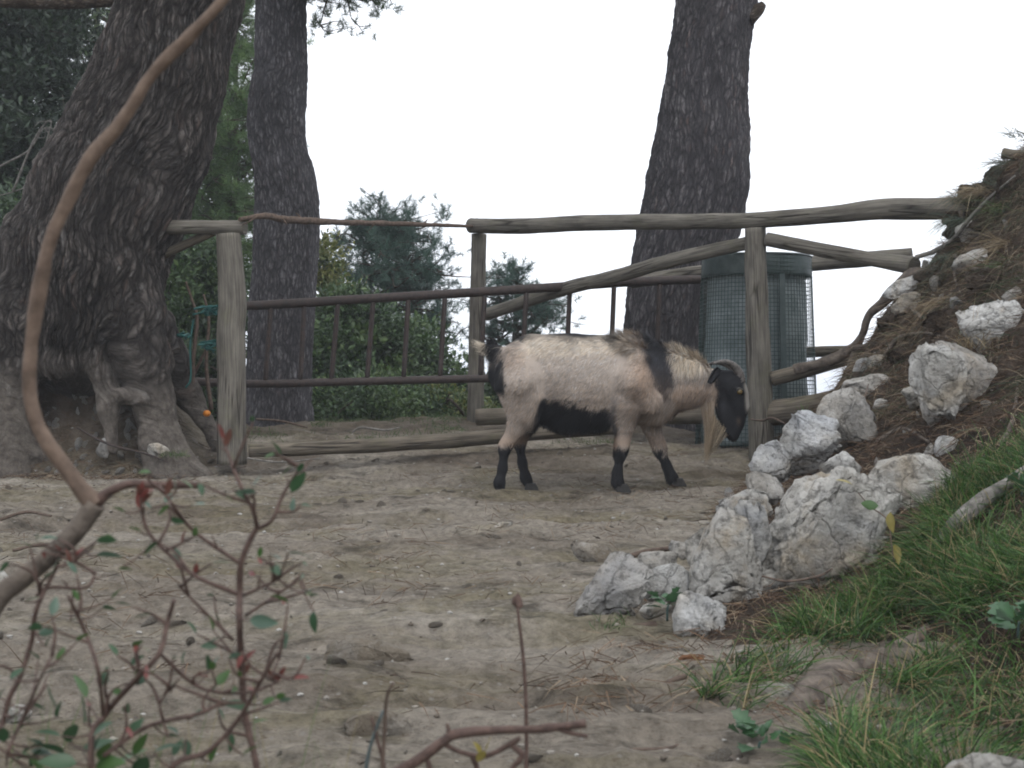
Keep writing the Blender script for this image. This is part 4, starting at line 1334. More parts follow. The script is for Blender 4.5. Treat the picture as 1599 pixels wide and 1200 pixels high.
def goat_color(V, seed=0, soft=6.0):
    px, py = goat_px(V)
    w = V[:, 1]
    n = fbm(V * 26, 4, 70 + seed, 0.6) * soft * 2.4
    m = fbm(V * 7, 3, 80)
    c = CREAM[None] * (1 + 0.16 * m[:, None])
    def blend(c, col, a):
        return c * (1 - a[:, None]) + np.asarray(col)[None] * a[:, None]
    # tan shoulder, neck and flank top
    c = blend(c, TAN, 0.75 * np.exp(-(((px - 1000) / 26) ** 2 + ((py - 585) / 50) ** 2)))
    c = blend(c, TAN, 0.6 * sstep(1040, 1060, px + n) * sstep(585, 605, py))
    c = blend(c, TAN, 0.45 * np.exp(-(((px - 805) / 25) ** 2 + ((py - 560) / 22) ** 2)))
    c = blend(c, PALE, 0.8 * sstep(1046, 1060, px + n) * (1 - sstep(562, 582, py + n)))
    c = blend(c, PALE, 0.55 * sstep(800, 830, px) * (1 - sstep(970, 1010, px)) * sstep(0, 1, (570 - py + n) / 30))
    back = np.interp(px, BACK_X, BACK_Y)
    c = blend(c, BLK, (1 - sstep(6, 17, py - back + n * 0.7)) * sstep(795, 815, px) * (1 - sstep(955, 985, px)) * (0.55 + 0.45 * sstep(-0.3, 0.2, m)))
    # black collar patch at the base of the neck
    e = np.hypot((px - (1026 + (py - 560) * 0.22)) / (22 - 0.12 * (py - 560)), (py - 568) / 46)
    c = blend(c, BLK * 2.2, 1 - sstep(0.80, 1.30, e + n * 0.022))
    c = blend(c, TAN * 1.02, 0.28 * sstep(560, 640, py) * (px < 1110))
    # belly
    line = np.interp(px, [826, 846, 880, 920, 955, 968], [664, 622, 622, 632, 642, 655])
    c = blend(c, BLK, sstep(-4, 5, py - line + n * 0.6) * sstep(832, 842, px) * (1 - sstep(955, 968, px)))
    c = blend(c, BLK, sstep(0.0, 0.07, w) * sstep(640, 662, py + n) * (1 - sstep(850, 862, px)) )
    # elbow shadow painted into the hair colour
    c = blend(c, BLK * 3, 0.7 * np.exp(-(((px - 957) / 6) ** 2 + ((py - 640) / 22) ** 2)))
    # rump rear
    c = blend(c, BLK, (1 - sstep(785, 792, px + n * 0.5)) * sstep(556, 566, py) * (1 - sstep(612, 625, py + n)))
    # socks
    hind = sstep(690, 697, py + n * 0.7 + (px - 790) * 0.35) * (px < 880)
    fore = sstep(694, 702, py + n * 0.7 - np.where(w > 0, 4, 0)) * ((px >= 880) & (px < 1090))
    c = blend(c, BLK, np.clip(hind + fore, 0, 1))
    c = blend(c, TAN, 0.5 * sstep(668, 690, py) * (1 - sstep(690, 700, py)) * (px < 1060))
    # head
    head = sstep(1112, 1118, px + n * 0.4 - np.clip(py - 640, 0, 60) * 0.15)
    c = blend(c, BLK, head)
    fx = np.interp(py, [580, 600, 625, 650, 690], [1157, 1161, 1162, 1163, 1163])
    blz = sstep(-3, 3, px - fx + n * 0.2) * (1 - sstep(636, 648, py)) * sstep(590, 597, py)
    c = blend(c, GREY * 0.95, blz * 0.9)
    c = blend(c, TAN * 0.35, 0.6 * np.exp(-(((px - 1152) / 3) ** 2 + ((py - 658) / 5) ** 2)) * (w < 0))
    c = blend(c, BLK * 4, 0.5 * np.exp(-(((px - 1128) / 5) ** 2 + ((py - 632) / 14) ** 2)))  # soft grey highlight painted on the black cheek
    # tail
    tl = (1 - sstep(782, 786, px)) * (py < 560)
    c = blend(c, BLK, tl)
    return np.clip(c, 0.008, 1)


link('body', mesh_np('body', GV, GQ, col=goat_color(GV) * 0.85), MAT['skin'], go)
# coat
r = np.random.default_rng(501)
TQ = np.vstack([GQ[:, [0, 1, 2]], GQ[:, [0, 2, 3]]])
ar = np.linalg.norm(np.cross(GV[TQ[:, 1]] - GV[TQ[:, 0]], GV[TQ[:, 2]] - GV[TQ[:, 0]]), axis=1)
NF = 120000
ti = r.choice(len(TQ), NF, p=ar / ar.sum())
u, v = r.random(NF), r.random(NF)
sw = u + v > 1
u[sw], v[sw] = 1 - u[sw], 1 - v[sw]
pA, pB, pC = GV[TQ[ti, 0]], GV[TQ[ti, 1]], GV[TQ[ti, 2]]
root = pA + (pB - pA) * u[:, None] + (pC - pA) * v[:, None]
nr = GN[TQ[ti, 0]]
px, py = goat_px(root)
back = np.interp(px, BACK_X, BACK_Y)
flow = np.stack([np.full(NF, -0.8), np.zeros(NF), np.full(NF, -0.5)], 1)
legs = sstep(650, 680, py) * (px < 1090)
flow[:, 0] = flow[:, 0] * (1 - legs)
flow[:, 2] = flow[:, 2] * (1 - legs) - legs
head = sstep(1108, 1118, px)
flow[:, 0] = flow[:, 0] * (1 - head) + head * 0.15
flow[:, 2] = flow[:, 2] * (1 - head) - head
neck = sstep(1005, 1030, px) * (1 - head)
flow[:, 2] -= neck * 0.7
topn = sstep(0.55, 0.9, nr[:, 2])
flow[:, 2] += topn * neck * 1.3
flow += 0.22 * r.normal(size=(NF, 3))
clump = np.stack([fbm(root * 16, 2, 91), fbm(root * 16 + 5, 2, 92), fbm(root * 16 + 9, 2, 93)], 1)
flow += 0.42 * clump
flow = flow - nr * (flow * nr).sum(1)[:, None]
flow /= np.linalg.norm(flow, axis=1)[:, None] + 1e-9
lift = 0.16 + 0.13 * r.random(NF) + 0.95 * topn * sstep(950, 975, px) * (1 - head)
flow = flow + nr * lift[:, None]
L = np.full(NF, 0.019) + 0.014 * (1 - sstep(535, 580, py))
L += 0.004 * sstep(600, 650, py) * (px < 1060)
L = np.where((py > 640) & (px > 830) & (px < 960), 0.042, L)
L = L * (1 - legs * 0.55)
L += 0.045 * topn * sstep(950, 975, px) * (1 - sstep(1015, 1030, px))
L += 0.034 * sstep(1045, 1060, px) * (1 - head) * (1 - sstep(566, 584, py))
L += 0.008 * sstep(1000, 1040, px) * (1 - head)
L = np.where(head > 0.5, 0.009, L)
L = np.where((px < 785) & (py < 562), 0.045, L)
L *= 0.6 + 0.7 * r.random(NF)
cc = goat_color(root, 3, 9.0) * (0.55 + 0.75 * r.random(NF))[:, None] * (1 + 0.30 * fbm(root * np.array([14, 30, 60]), 2, 97))[:, None]
cc *= 1 + np.array([0.02, -0.03, -0.09]) * r.normal(size=(NF, 1))
side = np.cross(flow, nr)
V, F, Cc = blades(root - nr * 0.002, flow, side, L, 0.0022 + 0.0012 * r.random(NF), cc, 2, 0.18 + 0.25 * r.random(NF))
fu = link('coat', mesh_np('coat', V, F, col=np.clip(Cc, 0, 1)), MAT['fur'], go)
fu['kind'] = 'stuff'


def strands(pts_root, pts_tip, n, jr, jt, cols, r, width=0.0022, sag=0.0):
    a = np.array([pts_root[i] for i in r.integers(len(pts_root), size=n)])
    t = r.random((n, 1))
    b0 = np.array(pts_tip)
    b = b0[r.integers(len(b0), size=n)]
    root = a + r.normal(size=(n, 3)) * jr
    tip = b + r.normal(size=(n, 3)) * jt
    tip = root + (tip - root) * (0.55 + 0.5 * r.random((n, 1)))
    L = np.linalg.norm(tip - root, axis=1)
    c = np.asarray(cols)[r.integers(len(cols), size=n)] * (0.75 + 0.5 * r.random((n, 1)))
    return blades(root, tip - root, r.normal(size=(n, 3)) + np.array([1, 0, 0]), L, np.full(n, width), c, 3, np.full(n, sag))


bd1 = strands([gp(x, y, w_) for x, y in ((1106, 640), (1110, 648), (1114, 655)) for w_ in (-.02, 0, .02)], [gp(1101, 712, -.01), gp(1103, 720, 0)], 1300, 0.007, 0.005, [(0.28, 0.215, 0.14), (0.36, 0.29, 0.21), (0.20, 0.15, 0.095)], r, 0.0012, 0.06)
bd2 = strands([gp(x, y, w_) for x, y in ((1122, 662), (1128, 668), (1133, 674)) for w_ in (-.012, 0, .012)], [gp(1105, 714, 0), gp(1109, 704, 0)], 700, 0.007, 0.005, [(0.28, 0.225, 0.155), (0.40, 0.33, 0.23), (0.21, 0.16, 0.11), (0.04, 0.037, 0.034)], r, 0.0013, 0.06)
bd3 = strands([gp(x, y, w_) for x, y in ((1098, 620), (1102, 630), (1106, 640), (1110, 625)) for w_ in (-.02, 0, .02)], [gp(1110, 676, 0), gp(1107, 690, -.01)], 1300, 0.009, 0.008, [(0.36, 0.285, 0.22), (0.40, 0.33, 0.26), (0.28, 0.21, 0.15)], r, 0.0013, 0.05)
off = 0
Vs, Fq, Ft, Cs = [], [], [], []
for Vv, Ff, Cv in (bd1, bd2, bd3):
    Vs.append(Vv)
    Cs.append(Cv)
    Fq.append(Ff[0] + off)
    Ft.append(Ff[1] + off)
    off += len(Vv)
link('beard', mesh_np('beard', np.vstack(Vs), [np.vstack(Fq), np.vstack(Ft)], col=np.vstack(Cs)), MAT['fur'], go)
tA = strands([gp(x, y, 0) for x, y in ((786, 556), (780, 551), (774, 546), (768, 541))], [gp(764, 528, 0), gp(758, 533, 0)], 500, 0.008, 0.010, [BLK * 1.5, BLK], r)
tB = strands([gp(x, y, 0) for x, y in ((784, 560), (778, 553), (770, 545))], [gp(736, 534, 0), gp(742, 545, 0), gp(755, 556, 0)], 700, 0.007, 0.010, [(0.55, 0.48, 0.38), (0.42, 0.36, 0.29), (0.6, 0.54, 0.45)], r)
Vv = np.vstack([tA[0], tB[0]])
link('tail_hair', mesh_np('tail_hair', Vv, [np.vstack([tA[1][0], tB[1][0] + len(tA[0])]), np.vstack([tA[1][1], tB[1][1] + len(tA[0])])], col=np.vstack([tA[2], tB[2]])), MAT['fur'], go)
# horns, ears, eyes, hooves
for sgn in (-1, 1):
    pts = [gp(1155, 597, .026 * sgn), gp(1152, 583, .032 * sgn), gp(1144, 573, .040 * sgn), (gp(1133, 567, .052 * sgn)), gp(1121, 566, .064 * sgn), gp(1110, 569, .078 * sgn)]
    V, F, bk = tube(pts, [.022, .019, .016, .013, .009, .004], seg=18, res=10, seed=5)
    C = catmull(pts, 10)
    Lh = bk[:, 1]
    ctr = C[np.minimum(np.arange(len(V)) // 18, len(C) - 1)]
    rid = 1 + 0.07 * np.sin(Lh * 2 * math.pi / 0.011)
    V[:len(C) * 18] = ctr[:len(C) * 18] + (V - ctr)[:len(C) * 18] * rid[:len(C) * 18, None]
    link('horn', mesh_np('horn', V, F, bk=bk), MAT['horn'], go)
    # ear: cupped leaf
    b0 = gp(1124, 580, .042 * sgn)
    t0 = gp(1105, 600, .100 * sgn)
    ax_ = t0 - b0
    up_ = np.array([0.25, 0, 1.0])
    up_ -= ax_ * up_.dot(ax_) / ax_.dot(ax_)
    up_ /= np.linalg.norm(up_)
    nn_ = np.cross(ax_, up_)
    nn_ /= np.linalg.norm(nn_)
    Ve, m = [], 10
    for lay in (0, 1):
        for i in range(m + 1):
            t = i / m
            wdt = 0.030 * math.sin(math.pi * min(1, 0.12 + 0.88 * t)) ** 0.7 * (1 - 0.35 * t) + 0.002
            for j in range(5):
                s_ = (j - 2) / 2
                Ve.append(b0 + ax_ * t + up_ * s_ * wdt + nn_ * (0.012 * (s_ * s_) + (0.005 if lay else 0)))
    Qe = []
    L1 = (m + 1) * 5
    for i in range(m):
        for j in range(4):
            a = i * 5 + j
            Qe.append((a, a + 1, a + 6, a + 5))
            Qe.append((L1 + a, L1 + a + 5, L1 + a + 6, L1 + a + 1))
        for j in (0, 4):
            a = i * 5 + j
            Qe.append((a, a + 5, L1 + a + 5, L1 + a))
    for j in range(4):
        a = m * 5 + j
        Qe.append((a, a + 1, L1 + a + 1, L1 + a))
    Ve = np.array(Ve)
    link('ear', mesh_np('ear', Ve, np.array(Qe), col=np.tile(BLK * 1.3, (len(Ve), 1))), MAT['skin'], go)
    V, F = ICO[3]
    eb = link('eye', mesh_np('eye', V * 0.0125 + gp(1152, 612, .050 * sgn), F), MAT['eye'], go)
    V2, F2, b2 = tube([gp(1146, 610, .052 * sgn), gp(1150, 607, .059 * sgn), gp(1157, 609, .054 * sgn)], [.003, .005, .003], seg=8, res=4)
    link('brow', mesh_np('brow', V2, F2, col=np.tile(GREY * 0.22, (len(V2), 1))), MAT['skin'], go)


def claw(px, py, w, tipdx, seed):
    """one toe of a cloven hoof, a bevelled wedge standing on the ground at row py"""
    h, l, wd = 0.036, 0.058, 0.017
    prof = [(-0.38, 0), (0.62, 0), (0.60, 0.18), (0.30, 1.0), (-0.30, 1.0), (-0.46, 0.3)]
    V = []
    b = gp(px, py, w)
    for s_ in (-0.5, -0.42, 0.42, 0.5):
        sc = 0.86 if abs(s_) == 0.5 else 1.0
        for x, z in prof:
            V.append(b + np.array([x * l * sc + tipdx * 0, s_ * wd * 2 * 0.5 + 0, (0.5 + (z - 0.5) * (0.94 if sc < 1 else 1)) * h]))
    n = len(prof)
    Q = [(k * n + i, k * n + (i + 1) % n, (k + 1) * n + (i + 1) % n, (k + 1) * n + i) for k in range(3) for i in range(n)]
    T = [(0, i + 1, i) for i in range(1, n - 1)] + [(3 * n, 3 * n + i, 3 * n + i + 1) for i in range(1, n - 1)]
    return np.array(V), [np.array(Q), np.array(T)], np.zeros((4 * n, 3))


for px_, py_, w_ in ((781, 774, -.085), (829, 770, .085), (969, 767, -.085), (1062, 762, .085)):
    V, F, bk = join([claw(px_, py_, w_ - 0.0105, 0, 1), claw(px_ + 1, py_, w_ + 0.0105, 0, 2)])
    link('hoof', mesh_np('hoof', V, F, smooth=False), MAT['hoof'], go)

# ------------------------------------------------------------------ rocks of the bank
ROCKS = [
    ([(905, 978), (914, 950), (950, 900), (975, 873), (992, 880), (1006, 920), (1012, 950), (985, 972), (940, 980)], 3.40, 'pointed grey slab at the far left end of the rock row', 5),
    ([(1002, 884), (1022, 866), (1048, 874), (1055, 898), (1030, 912), (1010, 905)], 3.62, 'small pale rock behind the pointed slab', 4),
    ([(1012, 922), (1020, 895), (1045, 884), (1070, 893), (1078, 920), (1062, 944), (1025, 942)], 3.46, 'rounded pale rock tucked between pointed slab and cracked boulder', 4),
    ([(1085, 890), (1098, 842), (1122, 815), (1152, 806), (1170, 830), (1182, 880), (1188, 930), (1172, 962), (1132, 958), (1100, 925)], 3.42, 'tall left piece of the cracked white boulder', 5),
    ([(1058, 990), (1068, 960), (1090, 930), (1115, 930), (1135, 962), (1125, 988), (1098, 1012), (1070, 1014)], 3.24, 'grey knobby rock at the foot of the cracked boulder', 5),
    ([(1160, 960), (1172, 870), (1190, 800), (1212, 768), (1240, 748), (1265, 754), (1290, 766), (1340, 772), (1378, 788), (1398, 830), (1400, 895), (1372, 935), (1300, 965), (1230, 1000), (1172, 1000)], 3.56, 'largest white boulder with a broad flat face in the middle of the row', 6),
    ([(1150, 812), (1172, 798), (1200, 790), (1198, 840), (1188, 890), (1170, 850)], 3.55, 'cracked wedge of white rock in the split of the big boulder', 4),
    ([(1075, 862), (1092, 840), (1120, 825), (1128, 848), (1108, 872), (1088, 888)], 3.50, 'small white chunk on the left shoulder of the cracked boulder', 4),
    ([(1048, 866), (1060, 848), (1080, 846), (1086, 862), (1066, 872)], 3.68, 'little white stone wedged behind the white chunk', 4),
    ([(1122, 808), (1130, 790), (1160, 780), (1190, 768), (1204, 795), (1182, 818), (1140, 822)], 3.95, 'mauve grey rock lying behind the cracked boulder', 5),
    ([(1274, 764), (1286, 745), (1312, 737), (1345, 740), (1352, 766), (1300, 772)], 3.95, 'pale bluish rock resting behind the top of the largest boulder', 4),
    ([(1284, 748), (1308, 716), (1332, 709), (1344, 738), (1318, 750)], 4.20, 'ochre stained rock above the bluish one', 4),
    ([(1355, 758), (1380, 735), (1430, 728), (1492, 716), (1492, 742), (1472, 762), (1475, 786), (1455, 802), (1420, 814), (1388, 797), (1368, 780)], 3.92, 'broad grey rock jutting out right of the largest boulder', 5),
    ([(1222, 702), (1228, 670), (1245, 654), (1275, 648), (1291, 665), (1300, 700), (1306, 722), (1270, 738), (1238, 738)], 4.60, 'rounded white rock in front of the right fence post', 5),
    ([(1280, 647), (1298, 628), (1310, 612), (1326, 625), (1346, 640), (1365, 662), (1355, 682), (1330, 702), (1305, 692), (1294, 672)], 4.75, 'knobbly ochre topped rock beside the rounded white one', 5),
    ([(1173, 752), (1180, 725), (1200, 705), (1222, 693), (1232, 715), (1226, 742), (1205, 755)], 4.52, 'pale rock lowest at the left of the rounded white one', 4),
    ([(1170, 778), (1184, 752), (1205, 740), (1222, 748), (1218, 772), (1195, 785)], 4.30, 'brownish rock between pale rock and largest boulder', 4),
    ([(1428, 606), (1434, 572), (1458, 550), (1490, 542), (1504, 566), (1490, 604), (1470, 648), (1440, 634)], 4.30, 'smooth bluish grey lobe of the upper right boulder', 5),
    ([(1456, 650), (1474, 606), (1495, 580), (1510, 552), (1554, 543), (1572, 580), (1572, 650), (1550, 680), (1510, 694), (1466, 690)], 4.42, 'big ochre stained boulder high on the bank at the right', 5),
    ([(1410, 622), (1418, 608), (1436, 606), (1452, 622), (1448, 638), (1424, 636)], 4.68, 'small dark grey rock left of the upper boulder', 4),
    ([(1336, 582), (1345, 564), (1358, 562), (1364, 582), (1356, 598), (1342, 596)], 5.75, 'small upright white stone below the broken branch', 3),
    ([(1357, 566), (1368, 556), (1392, 556), (1395, 568), (1380, 580), (1364, 578)], 5.70, 'flat topped white stone next to the upright one', 3),
    ([(1324, 618), (1336, 602), (1372, 588), (1398, 592), (1392, 616), (1345, 632)], 5.25, 'low whitish rock half buried above the knobbly one', 4),
    ([(1364, 632), (1372, 624), (1386, 627), (1384, 636), (1370, 638)], 5.0, 'small loose white stone below the half buried rock', 3),
    ([(1508, 526), (1526, 492), (1560, 480), (1600, 473), (1625, 500), (1625, 540), (1560, 552), (1530, 546)], 4.98, 'pale boulder cut by the right edge of the photo', 5),
    ([(1568, 474), (1576, 454), (1590, 450), (1604, 462), (1598, 482)], 5.2, 'small grey stone above the boulder at the right edge', 3),
    ([(1386, 462), (1396, 438), (1412, 428), (1448, 434), (1456, 452), (1420, 466)], 6.0, 'whitish rock on the skyline under the end of the log brace', 4),
    ([(1395, 486), (1410, 462), (1435, 458), (1446, 474), (1425, 490)], 5.85, 'weathered grey rock just below the skyline', 4),
    ([(1444, 712), (1448, 694), (1456, 694), (1466, 710), (1456, 722)], 4.25, 'white shard standing on the needles below the upper boulder', 3),
    ([(1466, 712), (1472, 692), (1490, 684), (1500, 700), (1490, 720)], 4.27, 'bluish stone beside the white shard', 3),
    ([(1500, 372), (1512, 348), (1530, 344), (1546, 360), (1534, 378)], 5.85, 'bluish rock near the top of the bank among dry grass', 4),
    ([(1490, 410), (1510, 392), (1545, 390), (1560, 410), (1530, 428), (1500, 424)], 5.7, 'mossy bluish rock in the dry grass of the upper bank', 4),
    ([(1186, 1098), (1194, 1080), (1220, 1072), (1240, 1080), (1236, 1092), (1210, 1104)], 2.80, 'white angular stone beside the grass near the root', 4),
    ([(1250, 1146), (1266, 1134), (1292, 1131), (1306, 1142), (1296, 1152), (1266, 1154)], 2.52, 'flat white stone on brown needles below the root', 4),
    ([(1470, 1215), (1495, 1190), (1540, 1184), (1600, 1186), (1630, 1215), (1560, 1250), (1490, 1245)], 1.75, 'blurred white stone at the bottom right corner', 4),
    ([(1002, 958), (1010, 946), (1030, 942), (1046, 950), (1042, 962), (1016, 968)], 3.36, 'little white stone in the weeds in front of the pale rock', 3),
    ([(-14, 925), (-8, 902), (6, 896), (18, 914), (10, 934), (-6, 936)], 3.9, 'white stone at the left edge of the path', 3),
    ([(2, 1124), (14, 1108), (34, 1104), (44, 1116), (30, 1130), (10, 1132)], 2.6, 'white stone at the lower left behind the shrub stems', 3),
    ([(513, 1016), (540, 1004), (600, 1001), (640, 1012), (630, 1050), (540, 1052)], 3.15, 'flat pale stone embedded in the middle of the path', 4),
    ([(545, 1130), (562, 1118), (610, 1115), (634, 1128), (626, 1170), (556, 1172)], 2.52, 'flat grey stone embedded in the near path', 4),
    ([(896, 862), (910, 852), (940, 851), (956, 860), (946, 884), (906, 886)], 4.25, 'low grey stone in the path left of the rock row', 3),
    ([(770, 822), (780, 816), (796, 818), (798, 824), (784, 828)], 4.85, 'small white stone on the path below the goat', 3),
    ([(150, 705), (156, 688), (168, 684), (176, 698), (170, 714), (156, 714)], 6.5, 'upright white stone between the roots of the old pine', 3),
    ([(232, 704), (238, 694), (252, 694), (260, 704), (252, 714), (238, 713)], 6.42, 'white stone at the foot of the right root of the old pine', 3),
    ([(1144, 640), (1148, 632), (1160, 634), (1160, 642), (1150, 646)], 5.0, 'pebble', 2),
]
for i, (ol, Yr, lb, sb) in enumerate(ROCKS[:-1]):
    rock(ol, Yr, lb, 700 + i * 3, sub=sb, rough=0.13 if sb >= 4 else 0.10)

# stones loose on the path
protos, protos_w = [], []
for i in range(6):
    rs = np.random.default_rng(900 + i)
    a = np.sort(rs.random(7)) * 2 * math.pi
    ol = np.stack([np.cos(a) * (0.8 + 0.4 * rs.random(7)), np.sin(a) * (0.5 + 0.3 * rs.random(7))], 1)
    V, F = rock_mesh(ol, 0.75, 900 + i, 3, 0.10)
    m = mesh_np('path_stone', V, F)
    m.materials.append(MAT['rock_dull'])
    protos.append(m)
    m = mesh_np('bank_stone', V, F)
    m.materials.append(MAT['rock'])
    protos_w.append(m)
r = np.random.default_rng(77)
n = 0
while n < 210:
    y = 2.0 + 5.0 * r.random() ** 1.2
    x = (r.random() * 2 - 1) * 2.2
    ppx = CX + x / y * FPX
    if ppx < -20 or ppx > 1180 or float(BANK(np.array([x]), np.array([y]))[0] if x > 0.06 else -9) > G(np.array([x]), np.array([y]))[0] + 0.03:
        continue
    s_ = 0.006 + 0.022 * r.random() ** 2.8
    o = bpy.data.objects.new('path_stone', protos[r.integers(6)])
    COL.objects.link(o)
    o.location = (x, y, s1(x, y) + s_ * 0.15)
    o.scale = (s_ * (1 + 0.4 * r.random()), s_, s_ * (0.6 + 0.4 * r.random()))
    o.rotation_euler = (r.normal() * 0.2, r.normal() * 0.2, r.random() * 6.28)
    tag(o, 'small pale chip of limestone lying loose on the dirt path', 'stone', 'loose stones on the path')
    n += 1
# stones in the eroded earth under the old pine
for i in range(58):
    while True:
        x, y = -2.28 + r.random() * 0.62, 6.42 + r.random() * 0.36
        q_ = proj(np.array([[x, y, s1(x, y)]]))
        if 60 < q_[0][0] < 240 and 585 < q_[1][0] < 742:
            break
    s_ = 0.014 + 0.026 * r.random() ** 1.8
    o = bpy.data.objects.new('root_stone', protos_w[r.integers(6)])
    COL.objects.link(o)
    o.location = (x, y, s1(x, y) + s_ * 0.2)
    o.scale = (s_ * 1.2, s_, s_)
    o.rotation_euler = (r.random() * 6, r.random() * 6, r.random() * 6)
    tag(o, 'pale stone sitting in the eroded earth between the roots of the old pine', 'stone', 'stones under the old pine')
# chips on the bank
for i in range(80):
    x, y = 0.8 + r.random() * 1.5, 3.6 + r.random() * 2.6
    s_ = 0.008 + 0.034 * r.random() ** 2.2
    o = bpy.data.objects.new('bank_stone', protos_w[r.integers(6)])
    COL.objects.link(o)
    o.location = (x, y, s1(x, y) + s_ * 0.2)
    o.scale = (s_ * 1.2, s_, s_)
    o.rotation_euler = (r.random() * 6, r.random() * 6, r.random() * 6)
    tag(o, 'small pale stone lying in the brown needles of the bank', 'stone', 'stones on the bank')

# gravel: tiny crumbs
V0, F0 = ICO[1]
n = 3400
gx, gyy = (r.random(n) * 2 - 1) * 2.6, 1.9 + 5.4 * r.random(n)
gs = 0.0022 + 0.0055 * r.random(n) ** 2.5
gz = surf(gx, gyy)
VV = V0[None] * gs[:, None, None] * (0.65 + 0.7 * r.random((n, len(V0), 1))) * np.array([1.2, 1, 0.7]) + np.stack([gx, gyy, gz + gs * 0.2], 1)[:, None]
FF = F0[None] + (np.arange(n) * len(V0))[:, None, None]
base = np.array([(0.20, 0.18, 0.155), (0.30, 0.285, 0.26), (0.10, 0.083, 0.066), (0.25, 0.225, 0.19)])[r.integers(4, size=n)]
gv = link('gravel', mesh_np('gravel', VV.reshape(-1, 3), FF.reshape(-1, 3), col=np.repeat(base, len(V0), 0), smooth=False), MAT['dry'])
tag(gv, 'tiny stone crumbs strewn over the dirt path', kind='stuff')

# ------------------------------------------------------------------ roots, sticks, litter
rt = thing('tree_root', 'thick grey brown root snaking through the grass at the lower right', 'root', P(1180, 1190, 2.45))
tube_obj('root', [P(1120, 1230, 2.3), P(1190, 1165, 2.5), P(1235, 1118, 2.66), P(1290, 1072, 2.8), P(1340, 1048, 2.92), P(1400, 1020, 3.05), P(1450, 985, 3.15)], [0.020, 0.030, 0.028, 0.040, 0.026, 0.022, 0.014], MAT['root'], root=rt, seg=30, res=16, amp=0.3, nscale=(2.4, 16), seed=111)
tube_obj('side_root', [P(1300, 1066, 2.8), P(1310, 1100, 2.74), P(1345, 1110, 2.72)], [0.02, 0.012, 0.006], MAT['root'], root=rt, seg=14, res=8, amp=0.25, seed=112)
tube_thing('fallen_branch', [P(1462, 850, 3.45), P(1490, 822, 3.5), P(1530, 785, 3.55), P(1570, 758, 3.6), P(1630, 720, 3.65)], [0.014, 0.022, 0.020, 0.017, 0.016], MAT['twig_grey'], 'grey dead branch sloping over the grass at the right edge', 'branch', seg=18, res=12, amp=0.2, nscale=(2, 18), seed=113)

gb = thing('dead_branch', 'gnarled broken branch arching from the bank down to the fence logs', 'branch', P(1425, 428, 6.1))
tube_obj('limb', [P(1490, 420, 5.95), P(1455, 428, 6.05), P(1420, 432, 6.12), P(1385, 468, 6.2), P(1358, 492, 6.25), P(1345, 525, 6.3), P(1330, 545, 6.35), P(1290, 566, 6.4), P(1240, 578, 6.45)], [0.026, 0.030, 0.028, 0.024, 0.019, 0.016, 0.024, 0.026, 0.022], MAT['root'], root=gb, seg=18, res=12, amp=0.32, nscale=(2, 14), seed=121)
tube_obj('limb', [P(1340, 538, 6.32), P(1328, 572, 6.28), P(1322, 600, 6.22), P(1310, 625, 6.15)], [0.016, 0.015, 0.014, 0.010], MAT['root'], root=gb, seg=12, res=8, amp=0.3, seed=122)
tube_obj('limb', [P(1400, 446, 6.12), P(1440, 450, 6.0), P(1465, 444, 5.95)], [0.014, 0.013, 0.010], MAT['root'], root=gb, seg=12, res=8, amp=0.25, seed=123)
tube_obj('twig', [P(1330, 545, 6.3), P(1352, 540, 6.2), P(1372, 530, 6.1)], [0.012, 0.010, 0.006], MAT['root'], root=gb, seg=10, res=6, amp=0.25, seed=124)
